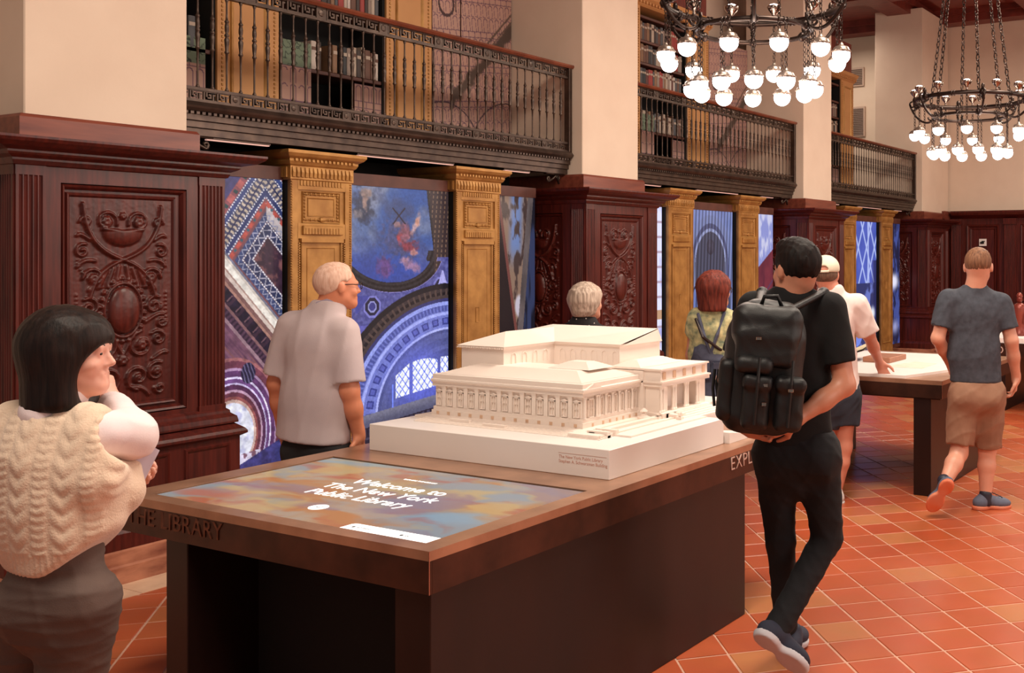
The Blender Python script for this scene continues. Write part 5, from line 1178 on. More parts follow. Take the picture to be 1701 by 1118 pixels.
# ---------- man with the black backpack
def backpack_man():
    F = Figure('dark-haired man in black carrying a large black backpack, hands clasped behind him', 1318, 4.3); p = F.p
    f = dirn(-.12); N = p(1316, 487); SL = p(1252, 512, .02); SR = p(1380, 513, -.02); W = p(1316, 640); Hh = p(1320, 735); HL = p(1288, 752, .02); HR = p(1358, 752, -.01)
    EL = p(1208, 632, -.02); ER = p(1403, 640, -.06); WL = p(1243, 712, -.10); WR = p(1318, 700, -.17)
    KL = p(1296, 893, .06); KR = p(1374, 893, .02); AL = p(1306, 1040, .12); AR = p(1290, 1046, -.22)
    S = SDF(); hd = dirn(-.62); R, g = head(S, p(1322, 449, .0), hd, (.0, .0, 1), 1.03, N, .060)
    torso(S, N, SL, SR, W, Hh, f, .145, .13, .15, .6)
    for A, E, Wr in ((SL, EL, WL), (SR, ER, WR)): S.cap(A, E, .052, .043, .03); S.cap(E, E+(Wr-E)*.45, .044, .040, .02); S.cap(E+(Wr-E)*.4, Wr, .041, .027, .02)
    hand(S, WR, p(1262, 722, -.17)-WR, (0, 1, .25), .98, 1, .30, .08); hand(S, WL, p(1285, 720, -.12)-WL, (0, -1, .2), .95, -1, .5, .05)
    for h_, k_, a_ in ((HL, KL, AL), (HR, KR, AR)): S.cap(h_, k_, .075, .05, .03); S.cap(k_, a_, .05, .035, .02)
    sk = skin('skin_tanned', L3(206, 140, 112)); F.part('body', S, .0072, sk)
    blk = cloth('black_jersey', L3(15, 13, 15), L3(10, 9, 10), rough=.95)
    S = SDF(); torso(S, N-[0, 0, .01], SL, SR, W, p(1320, 730), f, .158, .148, .160, .62, neckr=.062)
    for A, E, tt in ((SL, EL, .66), (SR, ER, .72)): S.cap(A, E, .070, .064, .03, None, perp_clip(A, E, tt))
    S.plane((0, 0, -1), (0, 0, Hh[2]-.012)); S.plane((0, 0, 1), (0, 0, N[2]+.03)); F.part('t_shirt', S, .0075, blk, folds(.005, 1))
    jn = cloth('dark_jeans', L3(20, 20, 25), L3(12, 12, 16), rough=.9, scale=18)
    S = SDF(); S.cap((HL+HR)/2+[0, 0, .06], (HL+HR)/2-[0, 0, .05], .150, .150, .04, (f, .66)); S.cap(HR, HL, .092, .092, .04)
    S.cap(HL, KL, .094, .062, .03); S.cap(KL, AL+[0, 0, .0], .062, .050, .02); S.cap(HR, KR, .096, .066, .03); S.cap(KR, AR, .064, .054, .02)
    S.cap(HL-[0, .06, .02], HR-[0, .06, .02], .075, .075, .05); S.plane((0, 0, 1), (0, 0, Hh[2]+.05)); F.part('jeans', S, .0075, jn, folds(.007, 3, 26, 1.8))
    br = hairmat('hair_dark_brown', L3(32, 20, 17), L3(12, 8, 8))
    S = SDF(); S.ell(g(0, -.016, .034), np.array([.091, .107, .100]), R, .02); S.ell(g(0, .03, .098), np.array([.06, .065, .034]), R, .03)
    n_ = nrm(R.T@np.array([0, .60, -1.])); S.plane(n_, g(0, .0, -.016), .006); S.ell(g(.096, .008, -.01), np.array([.03, .022, .036]), R, .01, op='s'); S.ell(g(-.096, .008, -.01), np.array([.03, .022, .036]), R, .01, op='s'); S.plane(R[1], g(0, .085, 0), .01)
    F.part('hair', S, .006, br, folds(.006, 7, 120, .25)); 
    dk = material('sneaker_navy', L3(44, 48, 66), rough=.8); wh = material('sneaker_white', L3(206, 204, 210), rough=.6)
    shoe(F, 'shoe', AR+[.01, 0, -.0], p(1345, 1120, -.20)-p(1278, 1065, -.24), nrm(np.array([.35, .75, .55])), .20, dk, wh, .05)
    shoe(F, 'shoe', AL+[.03, .02, -.03], (.25, 1, -.05), (0, 0, 1), .19, dk, wh, .048)
    # backpack, worn on both shoulders
    B = material('nylon_black', L3(16, 15, 18), L3(9, 9, 10), rough=.5, scale=14, bump=.2, bscale=300)
    bk = F.t; c = p(1268, 610, -.26); tilt = math.radians(-5); Rb = np.stack([[math.cos(tilt), 0, math.sin(tilt)], [0, 1, 0], [-math.sin(tilt), 0, math.cos(tilt)]])
    G = lambda x, y, z: c+np.array([x, y, z])@Rb
    S = SDF(); S.box(G(0, .02, -.03), np.array([.155, .115, .23]), Rb, .09, .03); S.box(G(.01, .04, .14), np.array([.125, .085, .12]), Rb, .07, .05)
    pk = thing('backpack', 'large black rucksack with a flap and strapped pockets on the dark-haired man\'s back', 'backpack', F.t.location, TH)
    def bp(name, S_, h=.007, disp=None, m=B): return link(name, surface(S_, h, disp, name), m, pk)
    bp('main_compartment', S, .007, folds(.008, 21, 18))
    S = SDF(); S.box(G(.0, -.03, .17), np.array([.135, .095, .075]), Rb, .055, .03); S.box(G(.0, -.10, .08), np.array([.115, .035, .07]), Rb, .03, .04); bp('top_flap', S, .007, folds(.006, 22, 24))
    for x in (-.02, .105): S = SDF(); S.box(G(x, -.105, -.12), np.array([.055, .045, .105]), Rb, .03, .02); S.box(G(x, -.12, -.045), np.array([.058, .042, .028]), Rb, .02, .01); bp('front_pocket', S, .007, folds(.005, 23, 30))
    S = SDF(); S.box(G(-.135, -.01, -.09), np.array([.035, .08, .12]), Rb, .03, .02); bp('side_pocket', S, .007, folds(.005, 24, 30))
    S = SDF(); S.box(G(-.04, -.115, .02), np.array([.075, .045, .035]), Rb, .03, .02); bp('pocket_flap', S, .007, folds(.004, 25, 30))
    S = SDF(); S.cap(G(.09, .03, .23), SR+[-.03, -.0, .066], .024, .024, .01, (np.array([0, .5, .8]), .5)); S.cap(SR+[-.03, -.0, .066], SR+[-.045, .14, -.02], .024, .02, .01); bp('shoulder_strap', S, .0065)
    S = SDF(); S.cap(G(-.03, .05, .23), SL+[.035, -.0, .066], .024, .024, .01, (np.array([0, .5, .8]), .5)); S.cap(SL+[.035, -.0, .066], SL+[.045, .14, -.02], .024, .02, .01); bp('shoulder_strap', S, .0065)
    m = MB(); q = [G(-.03, -.02, .235), G(-.02, -.03, .275), G(.03, -.03, .28), G(.05, -.02, .24)]; m.tube([tuple(x) for x in q], .008, 6); m.build('carry_handle', B, pk, True)
    for (x, y, z) in ((.01, -.155, -.05), (.105, -.165, -.06), (.01, -.155, -.12), (-.03, -.135, .12)):
        m = MB(); a = G(x, y, z); m.cbox(a[0]-.010, a[0]+.010, a[1]-.006, a[1]+.004, a[2]-.007, a[2]+.007, .002); m.build('buckle', M['chrome'], pk)
    for (x, L) in ((-.185, .14), (-.172, .10)): m = MB(); a = G(x, -.03, -.02); m.tube([tuple(a), tuple(a+[-.008, -.01, -L*.5]), tuple(a+[-.002, -.01, -L])], .006, 5); m.build('dangling_strap', B, pk)
    for x in (-.02, .105): m = MB(); m.tube([tuple(G(x, -.152, .05)), tuple(G(x, -.165, -.04)), tuple(G(x, -.155, -.2))], .006, 5); m.build('pocket_strap', B, pk)
backpack_man()
# ---------- man in the charcoal T-shirt and khaki shorts
def charcoal_man():
    F = Figure('man in a charcoal t-shirt and khaki shorts walking away at the right', 1622, 6.95); p = F.p
    f = dirn(.10); N = p(1620, 478); SL = p(1575, 497, .0); SR = p(1664, 503, .0); W = p(1618, 585); Hh = p(1620, 640)
    EL = p(1558, 562, -.02); WL = p(1578, 604, .16); ER = p(1680, 566, -.02); WR = p(1688, 628, .06)
    HL = p(1603, 655); HR = p(1642, 655); KL = p(1593, 752, -.02); AL = p(1568, 806, -.20); KR = p(1640, 745, .06); AR = p(1637, 828, .02)
    sk = skin('skin_fair', L3(222, 160, 134)); S = SDF(); R, g = head(S, p(1625, 443), dirn(.30), (0, 0, 1), 1.06, N, .060)
    torso(S, N, SL, SR, W, Hh, f, .15, .14, .155, .6)
    for A, E, Wr in ((SL, EL, WL), (SR, ER, WR)): S.cap(A, E, .052, .044, .03); S.cap(E, E+(Wr-E)*.45, .045, .041, .02); S.cap(E+(Wr-E)*.4, Wr, .042, .028, .02)
    hand(S, WR, (-.10, .05, -1), (-.9, .2, 0), 1.0, -1, .45, .06); hand(S, WL, (.3, .7, -.5), (.6, -.5, 0), .9, 1, .4, .06)
    for h_, k_, a_ in ((HL, KL, AL), (HR, KR, AR)): S.cap(h_, k_, .08, .055, .03); S.cap(k_, k_+(a_-k_)*.35, .056, .058, .03); S.cap(k_+(a_-k_)*.35, a_, .058, .036, .02)
    F.part('body', S, .008, sk)
    ch = cloth('charcoal_jersey', L3(70, 74, 84), L3(54, 57, 66), scale=30)
    S = SDF(); torso(S, N-[0, 0, .005], SL, SR, W, p(1622, 640), f, .168, .162, .172, .62, neckr=.062)
    for A, E, tt in ((SL, EL, .72), (SR, ER, .70)): S.cap(A, E, .070, .072, .03, None, perp_clip(A, E, tt))
    S.plane((0, 0, -1), p(1600, 634), .006); S.plane((0, 0, 1), (0, 0, N[2]+.02)); F.part('t_shirt', S, .0085, ch, folds(.009, 5, 20))
    kh = cloth('khaki_cotton', L3(156, 116, 92), L3(138, 100, 78), scale=12)
    S = SDF(); S.cap((HL+HR)/2+[0, 0, .08], (HL+HR)/2, .162, .165, .04, (f, .68)); S.cap(HL, KL, .112, .090, .04, None, perp_clip(HL, KL, .86)); S.cap(HR, KR, .114, .092, .04, None, perp_clip(HR, KR, .96)); S.cap(HL-[0, .05, .02], HR-[0, .05, .02], .09, .09, .05)
    S.plane((0, 0, 1), (0, 0, Hh[2]+.03)); F.part('shorts', S, .0085, kh, folds(.012, 8, 20, 1.4))
    S = SDF(); S.ell(g(0, -.016, .032), np.array([.089, .104, .098]), R, .02); n_ = nrm(R.T@np.array([0, .60, -1.])); S.plane(n_, g(0, 0, -.012), .006)
    for q in (-1, 1): S.ell(g(q*.094, .006, -.008), np.array([.03, .022, .036]), R, .01, op='s')
    S.plane(R[1], g(0, .08, 0), .01); F.part('hair', S, .007, hairmat('hair_light_brown', L3(146, 104, 78), L3(92, 62, 46)), folds(.004, 2, 130, .25))
    gr = material('trainer_grey', L3(96, 104, 124), rough=.7, scale=40); og = material('trainer_orange', L3(222, 104, 58), L3(220, 140, 110), rough=.6, scale=9); lc = material('lace_dark', L3(40, 44, 60))
    shoe(F, 'shoe', AR+[.0, 0, .015], (1, .25, -.03), (0, 0, 1), .21, gr, og, .05, .007, lc); shoe(F, 'shoe', AL, (-.42, .35, -.75), (.25, .9, .35), .20, gr, og, .05, .007, lc)
    for a in (AR, AL): S = SDF(); S.cap(a+[0, 0, .03], a-[0, 0, .02], .042, .044, .01); F.part('sock', S, .008, lc)
charcoal_man()
# ---------- man in the white shirt and cap
def cap_man():
    F = Figure('man in a white short-sleeved shirt and pale cap leaning a hand on the second table', 1385, 7.2); p = F.p
    f = dirn(-.35); N = p(1380, 482); SL = p(1338, 508, .03); SR = p(1424, 505, .02); W = p(1380, 590); Hh = p(1388, 650)
    EL = p(1330, 570, .1); WL = p(1345, 620, .25); ER = p(1443, 556, .10); WR = p(1461, 603, .34)
    HL = p(1372, 660); HR = p(1404, 660); KL = p(1368, 745); KR = p(1402, 742); AL = p(1368, 818, .05); AR = p(1390, 815)
    sk = skin('skin_ruddy', L3(216, 146, 122)); S = SDF(); R, g = head(S, p(1372, 456), dirn(.25), (0, 0, 1), 1.0, N, .060); torso(S, N, SL, SR, W, Hh, f, .15, .15, .16, .65)
    for A, E, Wr in ((SL, EL, WL), (SR, ER, WR)): S.cap(A, E, .052, .044, .03); S.cap(E, E+(Wr-E)*.45, .045, .041, .02); S.cap(E+(Wr-E)*.4, Wr, .042, .028, .02)
    hand(S, WR, (.18, .05, -.42), (.0, -1, -.6), 1.0, -1, .12, .35, 1.4); hand(S, WL, (.1, .5, -.5), (0, -.5, -.8), .95, 1, .2)
    for h_, k_, a_ in ((HL, KL, AL), (HR, KR, AR)): S.cap(h_, k_, .08, .055, .03); S.cap(k_, k_+(a_-k_)*.35, .054, .056, .03); S.cap(k_+(a_-k_)*.35, a_, .056, .036, .02)
    F.part('body', S, .0085, sk); wc = cloth('white_cotton', L3(238, 222, 216), L3(228, 210, 206))
    S = SDF(); torso(S, N-[0, 0, .005], SL, SR, W, p(1388, 652), f, .170, .175, .182, .68, neckr=.066); S.cap(N-[.04, 0, .0], N+[.04, 0, .0], .05, .05, .02)
    for A, E, tt in ((SL, EL, .8), (SR, ER, .92)): S.cap(A, E, .076, .084, .03, None, perp_clip(A, E, tt))
    S.plane((0, 0, -1), p(1600, 652), .006); S.plane((0, 0, 1), (0, 0, N[2]+.04)); F.part('shirt', S, .009, wc, folds(.010, 15, 18))
    S = SDF(); S.cap((HL+HR)/2+[0, 0, .08], (HL+HR)/2, .17, .17, .04, (f, .7)); S.cap(HL, KL, .11, .10, .04, None, perp_clip(HL, KL, .6)); S.cap(HR, KR, .112, .10, .04, None, perp_clip(HR, KR, .55)); F.part('shorts', S, .009, cloth('navy_shorts', L3(44, 48, 60), L3(34, 37, 48)), folds(.01, 9))
    S = SDF(); S.ell(g(0, -.014, .0), np.array([.087, .102, .07]), R, .02); S.plane(nrm(R.T@np.array([0, .7, -1.])), g(0, 0, -.012), .006); F.part('hair', S, .008, hairmat('hair_greying', L3(120, 92, 76), L3(84, 62, 50)))
    cm = cloth('pale_canvas', L3(222, 212, 190), L3(206, 196, 172)); S = SDF(); S.ell(g(0, -.012, .045), np.array([.096, .112, .090]), R, .02); S.plane(-R[2], g(0, 0, .018), .006); S.ell(g(0, -.11, .035), np.array([.034, .03, .026]), R, .008, op='s')
    cp = F.part('cap', S, .007, cm); S = SDF(); S.ell(g(0, .12, .03), np.array([.07, .075, .008]), R, .01); F.part('brim', S, .007, cm, None, cp); m = MB(); m.tube([tuple(g(-.04, -.112, .024)), tuple(g(0, -.120, .022)), tuple(g(.04, -.112, .024))], .009, 6); m.build('cap_strap', cm, cp)
    wh = material('plimsoll_white', L3(220, 210, 206), rough=.6)
    for a in (AL, AR): shoe(F, 'shoe', a, (-.2, 1, 0), (0, 0, 1), .2, wh, wh, .048)
cap_man()
# ---------- red-haired woman
def red_woman():
    F = Figure('red-haired woman in denim dungarees and a patterned yellow-green blouse before the grey arch screen', 1186, 6.5); p = F.p
    f = dirn(.25); N = p(1186, 512); SL = p(1158, 528); SR = p(1209, 530); W = p(1183, 592); Hh = p(1183, 650)
    EL = p(1150, 590, .08); WL = p(1160, 620, .3); ER = p(1216, 590, .0); WR = p(1212, 640, .12)
    HL = p(1172, 655); HR = p(1196, 655); KL = p(1172, 765); KR = p(1204, 765); AL = p(1172, 860); AR = p(1215, 862, .1)
    S = SDF(); R, g = head(S, p(1189, 482), dirn(.95), (0, 0, 1), .92, N, .05); torso(S, N, SL, SR, W, Hh, f, .125, .115, .14, .62)
    for A, E, Wr in ((SL, EL, WL), (SR, ER, WR)): S.cap(A, E, .046, .040, .03); S.cap(E, Wr, .040, .025, .02)
    hand(S, WR, (0, .2, -1), (-1, 0, 0), .9, -1); hand(S, WL, (.2, .8, .1), (0, 0, 1), .9, 1)
    for h_, k_, a_ in ((HL, KL, AL), (HR, KR, AR)): S.cap(h_, k_, .07, .05, .03); S.cap(k_, a_, .05, .035, .02)
    F.part('body', S, .008, skin('skin_warm', L3(222, 156, 122)))
    bm_ = material('floral_blouse', L3(214, 204, 150), L3(96, 112, 92), rough=.8, scale=26, detail=5, bump=.05)
    S = SDF(); torso(S, N-[0, 0, .005], SL, SR, W, Hh, f, .142, .14, .15, .66, neckr=.056)
    for A, E, tt in ((SL, EL, .45), (SR, ER, .42)): S.cap(A, E, .060, .075, .03, None, perp_clip(A, E, tt))
    S.plane((0, 0, 1), (0, 0, N[2]+.012)); S.plane((0, 0, -1), p(1186, 640)); F.part('blouse', S, .008, bm_, folds(.008, 31, 34))
    dn = cloth('denim', L3(84, 88, 108), L3(58, 60, 78), scale=14)
    S = SDF(); S.cap(W-[0, 0, .0], Hh, .150, .166, .04, (f, .74)); S.cap(HL, KL, .10, .085, .04); S.cap(HR, KR, .10, .085, .04); S.cap(KL, AL, .085, .085, .03); S.cap(KR, AR, .085, .085, .03)
    S.cap(p(1172, 585, -.075), p(1182, 560, -.07), .075, .02, .02, (f, .4)); S.plane((0, 0, 1), p(1186, 575)+[0, 0, .06]); dg = F.part('dungarees', S, .008, dn, folds(.012, 33, 18, 1.4))
    for (a, b_) in ((p(1180, 588, -.10), p(1203, 524, -.055)), (p(1180, 588, -.10), p(1160, 526, -.05))): m = MB(); m.tube([tuple(a), tuple((a+b_)/2+[0, -.028, 0]), tuple(b_+[0, -.012, .015]), tuple(b_+[0, .06, .04])], .011, 6); m.build('shoulder_strap', dn, dg)
    m = MB(); m.tube([tuple(p(1156, 520, .02)), tuple(p(1156, 530, -.06)), tuple(p(1168, 560, -.115)), tuple(p(1195, 580, -.11)), tuple(p(1216, 590, -.03))], .010, 6); m.build('crossbody_strap', M['slab'], F.t)
    for x in (1168, 1196): m = MB(); a = p(x, 615, -.135); m.box(a[0]-.04, a[0]+.04, a[1]-.004, a[1]+.012, a[2]-.055, a[2]+.045); m.build('back_pocket', dn, dg)
    hm = hairmat('hair_auburn', L3(124, 54, 40), L3(66, 26, 22)); S = SDF(); S.ell(g(0, -.016, .03), np.array([.098, .112, .100]), R, .02); S.cap(g(0, -.03, .0), g(0, -.035, -.115), .100, .094, .04, (R[1], .9)); S.cap(g(-.07, .01, 0), g(-.075, .0, -.115), .034, .034, .03); S.cap(g(.07, .0, 0), g(.076, -.01, -.115), .034, .034, .03)
    S.plane(-R[2], g(0, 0, -.140), .01); S.ell(g(0, .112, -.07), np.array([.09, .082, .10]), R, .02, op='s'); F.part('hair', S, .0065, hm, folds(.008, 37, 100, .2))
    m = MB(); m.tube([tuple(g(.078, -.0, .004)), tuple(g(.074, .07, .006)), tuple(g(.034, .104, .004))], .0025, 5); m.tube([tuple(g(.034+.022*math.cos(q), .104-.01*math.cos(q), .0+.018*math.sin(q))) for q in [2*PI*i/12 for i in range(12)]], .0022, 5, True); m.build('glasses', M['slab'], F.t)
    for a in (AL, AR): shoe(F, 'shoe', a, (.2, 1, 0), (0, 0, 1), .19, M['slab'], M['slab'], .045)
red_woman()
# ---------- short grey-haired woman beyond the model
def grey_woman():
    F = Figure('short woman with a pale grey bob and black spotted top behind the white model', 972, 6.6); p = F.p
    f = dirn(.2); N = p(970, 533); SL = p(932, 556); SR = p(1002, 558); W = p(966, 630); Hh = p(966, 690)
    EL = p(920, 620, .05); WL = p(940, 660, .2); ER = p(1012, 620, .05); WR = p(1000, 665, .2); HL = p(952, 700); HR = p(982, 700); KL = p(950, 780); KR = p(984, 780); AL = p(950, 848); AR = p(984, 848)
    S = SDF(); R, g = head(S, p(976, 502), dirn(.85), (0, 0, 1), .93, N, .05); torso(S, N, SL, SR, W, Hh, f, .135, .135, .15, .66)
    for A, E, Wr in ((SL, EL, WL), (SR, ER, WR)): S.cap(A, E, .046, .04, .03); S.cap(E, Wr, .04, .026, .02)
    hand(S, WR, (0, .8, -.2), (-1, 0, 0), .9, -1); hand(S, WL, (0, .8, -.2), (1, 0, 0), .9, 1)
    for h_, k_, a_ in ((HL, KL, AL), (HR, KR, AR)): S.cap(h_, k_, .07, .05, .03); S.cap(k_, a_, .05, .035, .02)
    F.part('body', S, .009, skin('skin_pale', L3(226, 168, 142)))
    bl = cloth('black_blouse', L3(30, 26, 30), L3(22, 19, 22)); S = SDF(); torso(S, N-[0, 0, .01], SL, SR, W, Hh, f, .15, .155, .165, .7, neckr=.066); 
    for A, E in ((SL, EL), (SR, ER)): S.cap(A, E, .062, .058, .03)
    S.plane((0, 0, 1), (0, 0, N[2]+.03)); tp = F.part('top', S, .008, bl, folds(.006, 41)); ds = MB(); r_ = random.Random(4)
    me = tp.data; vs = [v.co for v in me.vertices if v.co.z > p(0, 600)[2] and v.co.y < .05]; r_.shuffle(vs); got = []
    for v in vs:
        if all((v-q).length > .036 for q in got): got.append(v.copy())
        if len(got) > 60: break
    for q in got: ds.sphere(tuple(q), .0042, 6, 4)
    tag(ds.build('white_dots', M['whitebox'], tp), kind='stuff')
    S = SDF(); S.cap((HL+HR)/2+[0, 0, .06], (HL+HR)/2, .16, .16, .04, (f, .72)); S.cap(HL, KL, .09, .07, .03); S.cap(HR, KR, .09, .07, .03); S.cap(KL, AL, .07, .06, .03); S.cap(KR, AR, .07, .06, .03); F.part('trousers', S, .01, bl)
    S = SDF(); S.ell(g(0, -.018, .032), np.array([.098, .115, .102]), R, .02); S.cap(g(0, -.04, 0), g(0, -.045, -.05), .086, .070, .04); S.cap(g(.066, -.005, 0), g(.064, -.012, -.06), .032, .026, .03); S.cap(g(-.066, -.005, 0), g(-.064, -.012, -.06), .032, .026, .03); S.box(g(0, .118, -.05), np.array([.062, .07, .085]), R, .02, .02, op='s'); S.plane(-R[2], g(0, 0, -.098), .012)
    F.part('hair', S, .0065, hairmat('hair_silver', L3(212, 192, 174), L3(146, 126, 112)), folds(.008, 43, 100, .2))
    for a in (AL, AR): shoe(F, 'shoe', a, (.2, 1, 0), (0, 0, 1), .18, M['slab'], M['slab'], .045)
grey_woman()
# ---------- older man in the pale polo shirt
def polo_man():
    F = Figure('white-haired man in a pale grey-lilac polo shirt standing before the wall screens', 528, 5.05); p = F.p
    f = dirn(.35); N = p(545, 512, .02); SL = p(487, 540, .03); SR = p(572, 553, -.04); W = p(524, 660); Hh = p(520, 735)
    EL = p(461, 636, .04); WL = p(470, 712, .12); ER = p(580, 648, -.06); WR = p(596, 722, .0)
    HL = p(502, 750); HR = p(548, 750, -.02); KL = p(502, 880); KR = p(548, 880); AL = p(502, 985); AR = p(550, 985)
    S = SDF(); R, g = head(S, p(562, 476, .03), dirn(.95), (.05, .05, 1), .95, N, .058); torso(S, N, SL, SR, W, Hh, f, .15, .155, .165, .66)
    for A, E, Wr in ((SL, EL, WL), (SR, ER, WR)): S.cap(A, E, .054, .046, .03); S.cap(E, E+(Wr-E)*.45, .046, .042, .02); S.cap(E+(Wr-E)*.4, Wr, .042, .028, .02)
    hand(S, WR, (.05, .1, -1), (-1, .1, 0), 1.0, -1, .35); hand(S, WL, (.05, .25, -1), (1, .1, 0), 1.0, 1, .35)
    for h_, k_, a_ in ((HL, KL, AL), (HR, KR, AR)): S.cap(h_, k_, .08, .055, .03); S.cap(k_, a_, .055, .04, .02)
    F.part('body', S, .0078, skin('skin_sunned', L3(222, 142, 108)))
    pm = cloth('polo_pique', L3(198, 180, 180), L3(184, 167, 170), scale=5)
    S = SDF(); torso(S, N-[0, 0, .005], SL, SR, W, p(520, 728), f, .172, .172, .188, .70, neckr=.068); S.cap(N-[.02, 0, .005], N+[.03, 0, -.005], .058, .058, .02)
    for A, E, tt in ((SL, EL, .86), (SR, ER, .88)): S.cap(A, E, .074, .082, .03, None, perp_clip(A, E, tt))
    S.plane((-.1, 0, -1), p(524, 730), .006); S.plane((0, 0, 1), (0, 0, N[2]+.042)); F.part('polo_shirt', S, .0078, pm, folds(.009, 51, 15))
    m = MB(); 
    S = SDF(); S.cap(N+[-.01, 0, .012], N+[.012, .0, .034], .068, .064, .01); S.cap(N+[.0, 0, .0], N+[.012, .0, .06], .054, .054, .008, op='s'); S.plane((-.3, 0, 1), N+[0, 0, .045], .004); S.plane((0, 0, -1), N+[0, 0, -.02], .004); F.part('collar', S, .0065, cloth('collar_knit', L3(160, 148, 166), L3(150, 138, 156)))
    S = SDF(); S.cap((HL+HR)/2+[0, 0, .03], (HL+HR)/2, .160, .160, .04, (f, .66)); S.cap(HL, KL, .10, .08, .03); S.cap(HR, KR, .10, .08, .03); S.cap(KL, AL, .08, .07, .03); S.cap(KR, AR, .08, .07, .03); F.part('trousers', S, .0095, cloth('black_trousers', L3(28, 25, 28), L3(22, 20, 22)), folds(.008, 52))
    S = SDF(); S.ell(g(0, -.018, .03), np.array([.085, .102, .093]), R, .02); S.plane(nrm(R.T@np.array([0, .75, -1.])), g(0, 0, .006), .006)
    for q in (-1, 1): S.ell(g(q*.092, .006, -.008), np.array([.03, .024, .038]), R, .01, op='s')
    S.plane(R[1], g(0, .055, 0), .01); F.part('hair', S, .0065, hairmat('hair_white', L3(232, 196, 176), L3(206, 160, 138)), folds(.003, 53, 120, .3))
    m = MB(); m.tube([tuple(g(.080, -.02, .012)), tuple(g(.077, .05, .012)), tuple(g(.05, .098, .008))], .0022, 5); m.tube([tuple(g(.034+.021*math.cos(q), .106-.01*math.cos(q), .002+.016*math.sin(q))) for q in [2*PI*i/12 for i in range(12)]], .002, 5, True); m.build('glasses', M['slab'], F.t)
    for a in (AL, AR): shoe(F, 'shoe', a, (.3, 1, 0), (0, 0, 1), .2, M['slab'], M['slab'], .048)
polo_man()
